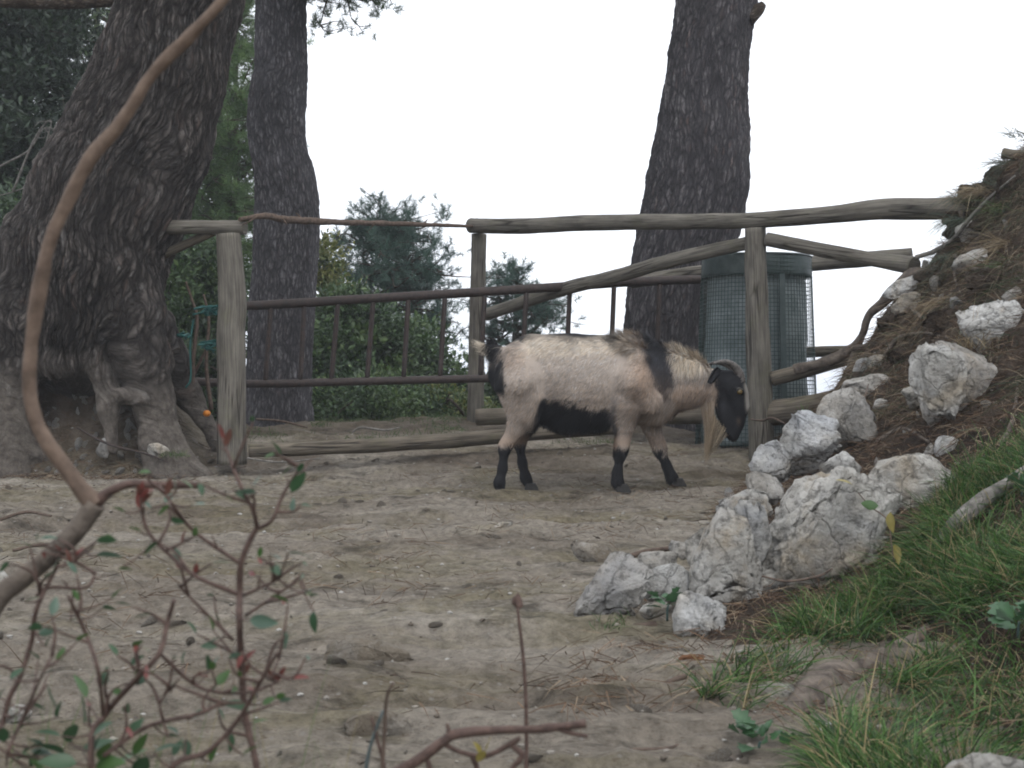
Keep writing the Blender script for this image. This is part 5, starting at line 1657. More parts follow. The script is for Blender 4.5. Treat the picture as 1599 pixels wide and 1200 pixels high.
STICKS = [
    ([(1430, 402, 6.05), (1460, 392, 6.0), (1490, 372, 5.9), (1520, 335, 5.8), (1545, 310, 5.75), (1585, 275, 5.6)], [.010, .010, .009, .008, .007, .004], 'long thin stick leaning up the bank against the skyline', 'twig_grey'),
    ([(1566, 240, 5.95), (1600, 244, 5.9), (1650, 246, 5.85)], [.022, .025, .024], 'dark log stub poking out at the top of the bank', 'wood_dark'),
    ([(1466, 396, 6.0), (1480, 402, 5.98), (1495, 404, 5.95)], [.012, .015, .012], 'short broken stub on the skyline under the long stick', 'wood_dark'),
    ([(1172, 655, 6.5), (1190, 657, 6.45), (1206, 653, 6.4), (1226, 662, 6.3)], [.004, .005, .005, .004], 'thin curved root hanging in front of the right post', 'twig'),
    ([(1024, 1078, 2.85), (1060, 1060, 2.88), (1105, 1045, 2.92)], [.007, .007, .005], 'straight brown stick lying at the edge of the grass', 'twig'),
    ([(938, 988, 3.3), (975, 984, 3.32), (1024, 976, 3.34)], [.010, .011, .010], 'thick dark stick at the foot of the pointed slab', 'twig'),
    ([(980, 870, 3.75), (1010, 862, 3.75), (1050, 856, 3.74)], [.007, .008, .006], 'dark stick lying on top of the small rocks', 'twig'),
    ([(930, 1166, 2.42), (980, 1172, 2.4), (1040, 1170, 2.4), (1060, 1164, 2.42)], [.003, .004, .004, .003], 'thin twig lying on the near path beside the root', 'twig'),
    ([(1190, 900, 3.3), (1230, 908, 3.28), (1278, 900, 3.26), (1300, 888, 3.25)], [.002, .003, .003, .002], 'thin wiry stem crossing the face of the largest boulder', 'twig'),
    ([(120, 668, 6.5), (170, 694, 6.4), (225, 708, 6.35), (262, 722, 6.25)], [.005, .006, .005, .003], 'dark stick lying across the stones under the old pine', 'iron'),
    ([(386, 716, 6.35), (440, 722, 6.3), (500, 716, 6.25)], [.004, .004, .003], 'thin pale stick on the ground by the thick grey post', 'twig_grey'),
    ([(550, 675, 7.2), (565, 668, 7.2), (600, 672, 7.15), (625, 668, 7.15)], [.005, .006, .006, .004], 'bare twig on the ground behind the long log', 'twig_grey'),
    ([(400, 655, 7.4), (440, 658, 7.35), (480, 668, 7.3)], [.006, .006, .005], 'reddish twig on the ground at the foot of the kinked pine', 'twig'),
    ([(0, 812, 5.0), (40, 800, 5.05), (80, 806, 5.0)], [.006, .006, .004], 'dark twig on the path at the far left', 'twig'),
    ([(20, 860, 4.4), (60, 852, 4.4), (100, 850, 4.45)], [.005, .006, .004], 'second dark twig on the path at the left', 'twig'),
    ([(1330, 690, 4.75), (1345, 640, 4.9), (1356, 600, 5.1)], [.003, .003, .002], 'thin dry stalk between the ochre rock and the half buried rock', 'twig'),
    ([(1310, 605, 5.9), (1345, 560, 6.0), (1372, 520, 6.0), (1385, 505, 6.0)], [.004, .004, .004, .003], 'dark stalk leaning on the left side of the bank', 'twig'),
]
for i, (pl, rd, lb, mt) in enumerate(STICKS):
    tube_thing('stick', [P(*p) for p in pl], rd, MAT[mt], lb, 'stick', 'sticks and twigs on the ground', seg=10, res=8, amp=0.22, nscale=(2, 20), seed=130 + i)

# clods of earth and bare roots that break up the outline of the bank
CLODS = [(1502, 372, 34, 24, 'dark clod of earth on the skyline under the log rail end'), (1532, 305, 34, 26, 'dark clod of earth high on the skyline beside the long stick'), (1562, 276, 28, 20, 'earth clod just below the log stub at the top of the bank'),
         (1494, 345, 22, 18, 'small earth clod the wispy grass grows from'), (1540, 345, 40, 26, 'broad clod of earth below the skyline at the upper right'), (1585, 300, 40, 30, 'big clod of earth at the right edge near the top'),
         (1462, 432, 34, 18, 'low clod of earth between skyline rock and bluish rock'), (1560, 440, 46, 26, 'rounded clod of earth above the boulder at the right edge'), (1400, 505, 30, 20, 'needle covered clod behind the gnarled branch'), (1350, 590, 26, 16, 'small clod of earth beside the flat topped stone'),
         (1480, 500, 44, 22, 'clod of brown earth in the middle of the bank'), (1420, 560, 34, 18, 'clod of earth above the smooth bluish lobe')]
for i, (a, b, w_, h_, lb) in enumerate(CLODS):
    rs = np.random.default_rng(2100 + i)
    ys_ = np.linspace(3.5, 6.6, 200)
    ray = np.stack([P(a, b, t_) for t_ in ys_])
    hm = surf(ray[:, 0], ray[:, 1]) > ray[:, 2]
    Yc = ys_[hm.argmax()] if hm.any() else 6.05
    k_ = Yc / FPX
    an = np.sort(rs.random(9)) * 2 * math.pi
    ol_ = np.stack([np.cos(an) * w_ * k_ * (0.75 + 0.4 * rs.random(9)), np.sin(an) * h_ * k_ * (0.75 + 0.4 * rs.random(9))], 1)
    V, F = rock_mesh(ol_, w_ * k_ * 0.8, 2100 + i, 4, 0.30)
    tag(link('earth_clod', mesh_np('earth_clod', V, F), MAT['soil'], loc=P(a, b, Yc)), lb, 'clod', 'clods of earth on the bank')
BROOTS = [([(1490, 400), (1520, 420), (1560, 418), (1600, 440)], 'bare root looping out of the upper bank at the right'), ([(1380, 560), (1400, 530), (1440, 520), (1480, 528)], 'thin bare root running along the middle of the bank'), ([(1500, 330), (1510, 370), (1490, 420), (1500, 460)], 'thin root hanging down the top of the bank'),
          ([(1420, 480), (1450, 500), (1500, 490), (1540, 505)], 'dark root half buried above the big ochre boulder'), ([(1560, 700), (1580, 660), (1590, 600)], 'dry stem leaning on the bank right of the ochre boulder'), ([(1370, 690), (1410, 670), (1450, 690)], 'dry twig lying on needles below the upper boulder')]
for i, (pl, lb) in enumerate(BROOTS):
    pts = []
    for a, b in pl:
        ys_ = np.linspace(3.2, 6.6, 240)
        ray = np.stack([P(a, b, t_) for t_ in ys_])
        hm = surf(ray[:, 0], ray[:, 1]) > ray[:, 2]
        pts.append(P(a, b, (ys_[hm.argmax()] if hm.any() else 6.05) - 0.02))
    tube_thing('bare_root', pts, np.linspace(0.009, 0.004, len(pts)), MAT['root'], lb, 'root', 'bare roots in the bank', seg=10, res=8, amp=0.3, nscale=(2, 20), seed=2200 + i)

# crumbling piece of rotten bark
V, F = rock_mesh([(-.045, -.006), (-.02, .012), (.02, .016), (.055, .012), (.05, -.01), (0, -.018)], 0.022, 1200, 4, 0.35)
tag(link('bark_chunk', mesh_np('bark_chunk', V, F), mat_plain('rotten_bark', (0.09, 0.042, 0.022), (0.19, 0.10, 0.055), 90, 0.95, 0.1, 1.0, dist=0.01), loc=P(1080, 1034, 3.0)), 'crumbly reddish brown piece of rotten bark at the grass edge', 'bark')
V, F = rock_mesh([(-.02, -.006), (-.01, .008), (.015, .010), (.022, -.004), (0, -.012)], 0.012, 1201, 3, 0.3)
tag(link('pine_cone_scrap', mesh_np('pine_cone_scrap', V, F), MAT['twig'], loc=P(1024, 1086, 2.8)), 'dark scrap of pine cone lying on the path by the straight stick', 'scrap')


def scatter(n, xr, yr, r, dens):
    """n points in the box, kept by the density function of their world position"""
    out = []
    tot = 0
    while tot < n:
        x = xr[0] + (xr[1] - xr[0]) * r.random(n)
        y = yr[0] + (yr[1] - yr[0]) * r.random(n)
        z = surf(x, y)
        p = np.stack([x, y, z], 1)
        k = r.random(n) < dens(p)
        out.append(p[k])
        tot += k.sum()
    return np.vstack(out)[:n]


def in_poly(x, y, poly):
    c = np.zeros(len(x), bool)
    j = len(poly) - 1
    for i in range(len(poly)):
        xi, yi = poly[i]
        xj, yj = poly[j]
        c ^= ((yi > y) != (yj > y)) & (x < (xj - xi) * (y - yi) / (yj - yi + 1e-12) + xi)
        j = i
    return c


def on_bank(p):
    return BANK(p[:, 0], p[:, 1]) > G(p[:, 0], p[:, 1]) - 0.005


# needle litter
r = np.random.default_rng(640)


def d_needle(p):
    b = on_bank(p)
    px_, py_ = proj(p)
    near = (px_ > 880) & (py_ > 930) & (px_ < 1400)
    n_ = fbm(np.stack([p[:, 0] * 3, p[:, 1] * 3, 0 * p[:, 0]], 1), 3, 66)
    mound = (np.abs(p[:, 0] + 2.05) < 0.45) & (p[:, 1] > 6.35)
    return np.where(b, 0.9, np.where(mound, 0.9, np.where(near, 0.5 * sstep(-0.1, 0.3, n_), 0.10 * sstep(0.0, 0.4, n_))))


np_ = scatter(52000, (-2.4, 2.9), (1.9, 7.0), r, d_needle)
n = len(np_)
d = r.normal(size=(n, 3)) * np.array([1, 1, 0.22]) + np.array([0.0, -0.35, -0.12])
col = np.array([(0.085, 0.050, 0.032), (0.13, 0.085, 0.055), (0.055, 0.036, 0.026), (0.21, 0.16, 0.11)])[r.integers(4, size=n)] * (0.7 + 0.5 * r.random((n, 1)))
V, F, Cc = blades(np_ + np.array([0, 0, 0.004]) + np.stack([0 * np_[:, 0], 0 * np_[:, 0], 0.02 * r.random(n)], 1), d, r.normal(size=(n, 3)), 0.05 + 0.07 * r.random(n), 0.0018 + 0.001 * r.random(n), col, 2, 0.1 + 0.3 * r.random(n))
tag(link('needle_litter', mesh_np('needle_litter', V, F, col=Cc), MAT['dry']), 'fallen brown pine needles covering the bank', kind='stuff')

# dry grass and wiry roots on the upper bank
r = np.random.default_rng(645)


def d_dry(p):
    n_ = fbm(np.stack([p[:, 0] * 5, p[:, 1] * 5, p[:, 2] * 4], 1), 3, 68)
    return on_bank(p) * sstep(-0.05, 0.25, n_) * sstep(-0.25, 0.1, p[:, 2])


dp = scatter(9000, (0.9, 2.9), (3.8, 6.9), r, d_dry)
n = len(dp)
cl = np.stack([fbm(dp * 4, 3, 74), fbm(dp * 4 + 7, 3, 75), 0 * dp[:, 0]], 1)
d = np.array([-0.55, -0.35, 0.30]) + 1.3 * cl + r.normal(size=(n, 3)) * 0.35
pal = np.array([(0.13, 0.10, 0.068), (0.22, 0.18, 0.125), (0.065, 0.048, 0.036), (0.055, 0.072, 0.034), (0.040, 0.060, 0.036)])
col = pal[r.integers(5, size=n)] * (0.6 + 0.6 * r.random((n, 1)))
V, F, Cc = blades(dp, d, r.normal(size=(n, 3)), 0.06 + 0.15 * r.random(n) ** 1.5, 0.0016 + 0.0012 * r.random(n), col, 4, 0.3 + 0.8 * r.random(n))
tag(link('dry_grass', mesh_np('dry_grass', V, F, col=Cc), MAT['dry']), 'dry wiry grass hanging over the upper bank', kind='stuff')

# green grass
GP = [(1100, 1085), (1125, 1030), (1175, 1015), (1250, 985), (1320, 955), (1400, 912), (1445, 840), (1480, 770), (1530, 715), (1580, 680), (1700, 640), (1900, 700), (1900, 1500), (1340, 1500), (1290, 1170), (1300, 1110), (1220, 1080), (1150, 1110)]
RT = np.array([(1180, 1190), (1235, 1118), (1290, 1072), (1340, 1048), (1400, 1020), (1450, 985)], float)


def d_grass(p):
    px_, py_ = proj(p)
    k = in_poly(px_ + 14 * fbm(p * 9, 2, 7), py_ + 10 * fbm(p * 9 + 4, 2, 8), GP)
    n_ = fbm(np.stack([p[:, 0] * 4, p[:, 1] * 4, 0 * p[:, 0]], 1), 3, 67)
    dd = np.full(len(p), 1e9)
    for a, b in zip(RT[:-1], RT[1:]):
        t = np.clip(((px_ - a[0]) * (b[0] - a[0]) + (py_ - a[1]) * (b[1] - a[1])) / ((b - a) @ (b - a)), 0, 1)
        dd = np.minimum(dd, np.hypot(px_ - a[0] - t * (b[0] - a[0]), py_ - a[1] - t * (b[1] - a[1])))
    return k * (0.06 + 0.94 * sstep(-0.2, 0.15, n_)) * (0.03 + 0.97 * sstep(24, 60, dd))


r = np.random.default_rng(650)
gp_ = scatter(52000, (0.3, 2.6), (1.7, 4.6), r, d_grass)
n = len(gp_)
cl = np.stack([fbm(gp_ * np.array([5, 5, 0]), 3, 71), fbm(gp_ * np.array([5, 5, 0]) + 7, 3, 72), 0 * gp_[:, 0]], 1)
d = np.array([-0.15, -0.12, 0.75]) + 1.5 * cl + r.normal(size=(n, 3)) * np.array([0.42, 0.42, 0.15])
L = 0.06 + 0.13 * r.random(n) ** 1.2
pal = np.array([(0.026, 0.064, 0.014), (0.046, 0.102, 0.022), (0.078, 0.146, 0.038), (0.018, 0.042, 0.013)])
col = pal[r.integers(4, size=n)] * (0.7 + 0.6 * r.random((n, 1)))
dryb = r.random(n) < 0.16
col[dryb] = np.array([0.24, 0.19, 0.10]) * (0.6 + 0.6 * r.random((dryb.sum(), 1)))
V, F, Cc = blades(gp_ - np.array([0, 0, 0.004]), d, r.normal(size=(n, 3)) * np.array([1, 1, 0.3]), L, 0.0022 + 0.0016 * r.random(n), col, 4, 0.15 + 0.65 * r.random(n), np.clip(col * 1.25, 0, 1))
tag(link('grass', mesh_np('grass', V, F, col=Cc), MAT['grass']), 'long fresh green grass on the lower bank', kind='stuff')


def tuft(name, label, cat, group, px_, py_, Y, n, L0, L1, pal, seed, spread=0.02, lean=(0, 0, 1), wid=0.0022, dr=(0.3, 0.9), width_sd=0.5):
    r_ = np.random.default_rng(seed)
    c = P(px_, py_, Y)
    rootp = r_.normal(size=(n, 3)) * spread * np.array([1, 1, 0.2])
    d_ = np.array(lean) + r_.normal(size=(n, 3)) * np.array([width_sd, width_sd, 0.25])
    pal = np.array(pal)
    cc_ = pal[r_.integers(len(pal), size=n)] * (0.7 + 0.6 * r_.random((n, 1)))
    V_, F_, C_ = blades(rootp, d_, r_.normal(size=(n, 3)), L0 + (L1 - L0) * r_.random(n), np.full(n, wid), cc_, 4, dr[0] + (dr[1] - dr[0]) * r_.random(n))
    return tag(link(name, mesh_np(name, V_, F_, col=C_), MAT['grass'], loc=c), label, cat, group)


DRYP = [(0.22, 0.17, 0.10), (0.30, 0.24, 0.15), (0.15, 0.11, 0.07)]
GRNP = [(0.035, 0.07, 0.02), (0.06, 0.10, 0.03), (0.10, 0.11, 0.05)]
BLUP = [(0.05, 0.075, 0.055), (0.09, 0.11, 0.08), (0.13, 0.12, 0.08)]
TUFTS = [
    ('dry pale grass tuft growing beside the upper boulder', 1520, 545, 4.7, 60, .08, .22, DRYP, (-.1, -.2, .8)),
    ('two tall dry grass stalks above the upper boulder', 1512, 535, 4.72, 10, .18, .30, DRYP, (-.05, 0, 1.2)),
    ('wispy grass tuft on the skyline beside the log rail end', 1505, 318, 6.0, 130, .10, .24, BLUP, (-.5, 0, .7)),
    ('grass hanging over the edge of the bank below the log rail end', 1500, 345, 5.95, 110, .10, .22, BLUP, (-.9, -.1, .05)),
    ('green grass tuft high on the bank at the right edge', 1570, 330, 5.7, 110, .10, .24, GRNP, (-.5, -.3, .5)),
    ('scrubby dry grass spilling over the skyline of the upper bank', 1530, 300, 5.95, 140, .10, .26, DRYP, (-1.0, -.1, .25)),
    ('grey green wisps overhanging the bank below the log stub', 1575, 255, 5.95, 120, .08, .20, BLUP, (-1.0, 0, .3)),
    ('thin grass hanging over the gnarled branch on the skyline', 1490, 400, 5.9, 90, .08, .20, BLUP, (-.9, -.1, -.1)),
    ('dry grass drooping over the bluish rocks of the upper bank', 1580, 385, 5.45, 140, .12, .28, DRYP, (-1.0, -.3, .35)),
    ('green grass drooping left over the upper bank', 1590, 420, 5.3, 110, .12, .26, GRNP, (-1.0, -.3, .3)),
    ('grass tuft at the very top of the bank beside the log stub', 1592, 215, 5.95, 70, .08, .18, BLUP, (-.6, 0, .6)),
    ('wispy tuft below the log stub at the top of the bank', 1560, 285, 5.9, 60, .06, .14, BLUP, (-.7, 0, .4)),
    ('small green tuft in front of the fence log by the right post', 1252, 645, 6.3, 9, .05, .10, [(0.06, 0.14, 0.02)], (.1, 0, 1.2)),
    ('grass tuft at the foot of the thin middle post', 765, 640, 7.6, 60, .04, .09, GRNP, (0, 0, .9)),
    ('grass tuft at the foot of the kinked pine', 500, 665, 7.6, 90, .04, .10, GRNP, (0, 0, .9)),
    ('weedy grass at the foot of the pointed slab', 955, 978, 3.3, 60, .03, .07, GRNP, (0, 0, .9)),
    ('grass at the foot of the right root of the old pine', 275, 712, 6.35, 90, .03, .07, GRNP, (0, 0, .9)),
    ('dry twiggy tuft under the skyline rock', 1445, 520, 5.6, 90, .10, .24, DRYP, (-.5, -.5, .1)),
    ('brown grass hanging in the middle of the bank', 1480, 470, 5.5, 90, .10, .22, DRYP, (-.7, -.4, 0)),
]
for i, (lb, a, b, Yt, n_, l0, l1, pl, ln) in enumerate(TUFTS):
    tuft('grass_tuft', lb, 'grass tuft', 'grass tufts', a, b, Yt, n_, l0, l1, pl, 1300 + i, 0.03 if n_ > 30 else 0.012, ln)

# grass sprinkled along the ground behind the long log
r = np.random.default_rng(655)


def d_back(p):
    n_ = fbm(np.stack([p[:, 0] * 2.2, p[:, 1] * 2.2, 0 * p[:, 0]], 1), 3, 69)
    return sstep(0.05, 0.35, n_)


bp = scatter(5000, (-2.6, 0.6), (7.0, 9.2), r, d_back)
n = len(bp)
V, F, Cc = blades(bp, np.array([0, 0, 0.8]) + r.normal(size=(n, 3)) * 0.5, r.normal(size=(n, 3)), 0.03 + 0.06 * r.random(n), np.full(n, 0.003), np.array(GRNP)[r.integers(3, size=n)], 3, 0.3 + 0.5 * r.random(n))
tag(link('short_grass', mesh_np('short_grass', V, F, col=Cc), MAT['grass']), 'sparse short grass on the ground behind the long log', kind='stuff')


# ------------------------------------------------------------------ leaf builders for small plants
def leaf_mesh(name, L, Wd, col, seed, lobes=0, fold=0.25):
    r_ = np.random.default_rng(seed)
    m = 8
    V, F, C = [], [], []
    for i in range(m + 1):
        t = i / m
        w_ = Wd * 0.5 * (math.sin(math.pi * t ** 0.8) ** 0.85 if 0 < t < 1 else 0.03)
        if lobes:
            w_ *= 1 + 0.35 * math.sin(t * lobes * 2 * math.pi)
        z = -0.18 * L * t * t
        for s_ in (-1, 0, 1):
            V.append((s_ * w_, t * L, z + abs(s_) * w_ * fold))
            C.append(np.array(col) * (1.0 if s_ else 1.25) * (0.9 + 0.2 * r_.random()))
    for i in range(m):
        for j in range(2):
            a = i * 3 + j
            F.append((a, a + 1, a + 4, a + 3))
    me = mesh_np(name, np.array(V), np.array(F), col=np.clip(np.array(C), 0, 1))
    me.materials.append(MAT['leaf'])
    return me


LEAF_G = [leaf_mesh('leaf', 1, 0.48, c, 10 + i) for i, c in enumerate([(0.022, 0.055, 0.024), (0.030, 0.068, 0.030), (0.055, 0.095, 0.065), (0.040, 0.085, 0.022)])]
LEAF_R = [leaf_mesh('leaf', 1, 0.36, c, 20 + i) for i, c in enumerate([(0.13, 0.038, 0.032), (0.10, 0.045, 0.034)])]
LEAF_Y = [leaf_mesh('leaf', 1, 0.5, (0.20, 0.165, 0.045), 31)]
LEAF_H = [leaf_mesh('leaf', 1, 0.75, (0.035, 0.085, 0.035), 32, 3)]


def put_leaf(me, root, p, d, size, r_, label=None):
    o = bpy.data.objects.new('leaf', me)
    COL.objects.link(o)
    o.parent = root
    q = Vector(d).to_track_quat('Y', 'Z')
    e = q.to_matrix().to_4x4() @ Matrix.Rotation(r_.normal() * 0.8, 4, 'Y')
    o.matrix_local = Matrix.Translation(Vector(np.asarray(p) - np.array(root.location))) @ e @ Matrix.Scale(size, 4)
    if label:
        o['label'] = label
    return o


r = np.random.default_rng(1500)
for lb, a, b, Yh, n_, sz in (('leafy green weed at the bottom edge beside the root', 1185, 1172, 2.4, 16, 0.042), ('small green weed in front of the pale rocks', 1042, 958, 3.3, 12, 0.035),
                             ('dark leafy weed at the right edge in the grass', 1590, 985, 2.9, 14, 0.06), ('round leaved weed at the right edge above the grass', 1596, 775, 3.55, 5, 0.05)):
    w_ = thing('weed', lb, 'weed', P(a, b, Yh), 'weeds in the grass')
    for j in range(n_):
        an = r.random() * 6.28
        up = 0.1 + r.random() * 0.9
        d_ = np.array([math.cos(an), math.sin(an) * 0.8, up])
        base_ = P(a, b, Yh) + np.array([r.normal() * 0.012, r.normal() * 0.012, 0.03 * r.random()])
        put_leaf(LEAF_H[0], w_, base_ + d_ * 0.02, d_, sz * (0.6 + 0.6 * r.random()), r)
    tube_obj('stem', [P(a, b + 12, Yh), P(a, b - 4, Yh), P(a + 2, b - 14, Yh)], [0.003, 0.003, 0.002], MAT['wire'], root=w_, seg=6, res=4)
vn = thing('creeper', 'thin stem with yellowing leaves on the edge of the largest boulder', 'plant', P(1395, 900, 3.42))
tube_obj('stem', [P(1398, 900, 3.4), P(1392, 850, 3.42), P(1385, 812, 3.44), P(1360, 792, 3.46), P(1340, 770, 3.48)], [.0016, .0018, .0018, .0016, .0012], MAT['twig'], root=vn, seg=6, res=6)
for a, b, sz, dx, dz in ((1390, 800, .05, 0, -1), (1396, 850, .05, .3, -1), (1372, 790, .05, -1, .1), (1332, 758, .045, -1, .5)):
    put_leaf(LEAF_Y[0] if b != 790 else LEAF_G[3], vn, P(a, b, 3.38), (dx, -0.2, dz), sz, r)

# ------------------------------------------------------------------ foreground shrub and vine, close to the camera
YS = 1.25
vine = thing('bare_vine', 'long bare brown stem arching out of focus down the left foreground', 'vine', P(-20, 960, YS))
stem_red = mat_plain('reddish_stem', (0.045, 0.028, 0.023), (0.110, 0.070, 0.056), 120, 0.7, 0.25, 0.6)
stem_brown = mat_plain('brown_stem', (0.070, 0.048, 0.035), (0.155, 0.110, 0.082), 45, 0.75, 0.25, 0.5)
kS = YS / FPX
tube_obj('stem', [P(470, -190, YS), P(400, -70, YS), P(345, 5, YS), P(292, 60, YS), P(240, 115, YS), P(185, 195, YS), P(140, 250, YS), P(105, 315, YS), P(78, 380, YS), P(60, 460, YS), P(48, 540, YS), P(46, 610, YS), P(60, 665, YS), P(90, 715, YS), P(130, 768, YS), P(150, 790, YS)],
         [.0050, .0052, .0050, .0056, .0053, .0057, .0066, .0058, .0062, .0068, .0060, .0066, .0061, .0066, .0076, .0098], stem_brown, root=vine, seg=16, res=16, amp=0.30, nscale=(2, 40), seed=141)
tube_obj('branch', [P(150, 786, YS), P(120, 830, YS), P(80, 868, YS), P(35, 905, YS), P(-20, 960, YS), P(-140, 1200, YS), P(-160, 1650, YS)], [.0095, .0092, .0085, .0088, .0095, .0105, .011], MAT['root'], root=vine, seg=14, res=10, amp=0.2, nscale=(2, 40), seed=142)
tube_obj('twig', [P(152, 784, YS), P(172, 768, YS), P(205, 756, YS), P(250, 758, YS), P(312, 758, YS)], [.006, .0042, .0036, .0034, .003], stem_red, root=vine, seg=10, res=8, amp=0.15, seed=143)

sh = thing('leafy_shrub', 'thorny shrub with reddish stems and few dark leaves in the left foreground', 'shrub', P(300, 1800, 1.2))
STEMS = [
    ([(420, 1800), (408, 1300), (401, 1200), (384, 1123), (378, 1047), (374, 970), (374, 928), (376, 882), (391, 843), (402, 824)], 1.20, [9, 9, 9, 9, 9, 9, 9, 8, 8, 7]),
    ([(402, 824), (394, 795), (372, 750), (340, 665)], 1.20, [6, 5.5, 5, 3.5]),
    ([(402, 826), (425, 812), (441, 775), (464, 738), (478, 728)], 1.21, [6, 5, 4.5, 3.5, 2]),
    ([(370, 928), (307, 901), (268, 870), (230, 828), (218, 776)], 1.18, [6, 5.5, 5.5, 5, 4]),
    ([(374, 880), (303, 830), (265, 782), (249, 758)], 1.22, [5.5, 5, 4.5, 3]),
    ([(380, 930), (426, 909), (440, 898)], 1.17, [5, 4, 2.5]),
    ([(383, 962), (445, 920), (475, 893)], 1.22, [4.5, 3.5, 2]),
    ([(364, 1000), (288, 924), (282, 915)], 1.21, [4.5, 3.5, 2]),
    ([(280, 1800), (170, 1400), (142, 1173), (165, 1116), (215, 1058), (249, 1020), (262, 970), (272, 938)], 1.15, [9, 9, 9, 8, 7.5, 7, 6.5, 6]),
    ([(249, 1020), (299, 1066), (337, 1081), (391, 1081), (433, 1066)], 1.16, [5, 5, 4.5, 4, 3]),
    ([(161, 1116), (153, 1047), (134, 990), (107, 932)], 1.14, [5.5, 5, 5, 4]),
    ([(300, 1800), (250, 1300), (268, 1200), (326, 1173), (372, 1123), (406, 1066), (433, 1020)], 1.13, [9, 8, 7.5, 7, 6, 5.5, 4]),
    ([(161, 1181), (230, 1135), (307, 1116), (345, 1100), (380, 1098)], 1.15, [6.5, 6, 5.5, 5, 3]),
    ([(200, 1800), (-10, 1300), (8, 1116), (31, 1058), (50, 1000), (57, 951), (88, 886), (92, 866)], 1.22, [8, 7.5, 7, 7, 6.5, 6, 5, 3]),
    ([(11, 1177), (38, 1116), (69, 1047), (84, 1020)], 1.12, [4.5, 4, 3.5, 3]),
    ([(57, 930), (80, 918), (134, 918), (150, 893)], 1.21, [5, 4.5, 4, 3]),
    ([(88, 886), (110, 880), (135, 862)], 1.2, [4, 3.5, 2.5]),
    ([(433, 1066), (425, 1058), (437, 1025)], 1.13, [4, 4, 3]),
    ([(215, 1070), (218, 1040)], 1.15, [3, 2]),
    ([(262, 1150), (250, 1100), (280, 1060)], 1.14, [3, 2.5, 2]),
]
SPT = []
r9 = np.random.default_rng(1590)
for i, (pl, Yl, rd) in enumerate(STEMS):
    rs = np.random.default_rng(1600 + i)
    pts = [P(x, y, Yl + rs.normal() * 0.012) for x, y in pl]
    tube_obj('stem', pts, [q * Yl / FPX * 0.60 for q in rd], stem_red, root=sh, seg=9, res=7, amp=0.22, nscale=(2, 60), seed=150 + i)
    cs_ = catmull(pts, 8)
    SPT.append(cs_)
    vis = cs_[(proj(cs_)[1] < 1200)]
    for j in range(3 if len(vis) > 6 else 0):   # fine side shoots with a leaf or two
        b = vis[rs.integers(len(vis))]
        dr = np.array([rs.normal(), 0.4 * rs.normal(), 0.5 + 0.6 * rs.random()])
        dr /= np.linalg.norm(dr)
        ln = 0.018 + 0.030 * rs.random()
        e = b + dr * ln
        mm = (b + e) / 2 + rs.normal(size=3) * 0.004
        tube_obj('side_shoot', [b, mm, e], [0.0016, 0.0012, 0.0007], stem_red, root=sh, seg=6, res=4, amp=0.2)
        for q_ in range(rs.integers(1, 3)):
            pp_ = e if q_ == 0 else mm
            dd_ = dr * 0.5 + rs.normal(size=3) * 0.6
            put_leaf((LEAF_R[0] if rs.random() < 0.2 else LEAF_G[rs.integers(4)]), sh, pp_, dd_, 0.008 + 0.009 * rs.random(), rs)
    for j in range(len(pts) - 1):
        if rd[j] < 6 and rs.random() < 0.6:
            b = pts[j] * 0.5 + pts[j + 1] * 0.5
            e = b + np.array([rs.normal() * 0.009, rs.normal() * 0.005, abs(rs.normal()) * 0.010])
            tube_obj('thorn', [b, e], [0.0011, 0.0003], stem_red, root=sh, seg=5, res=2)
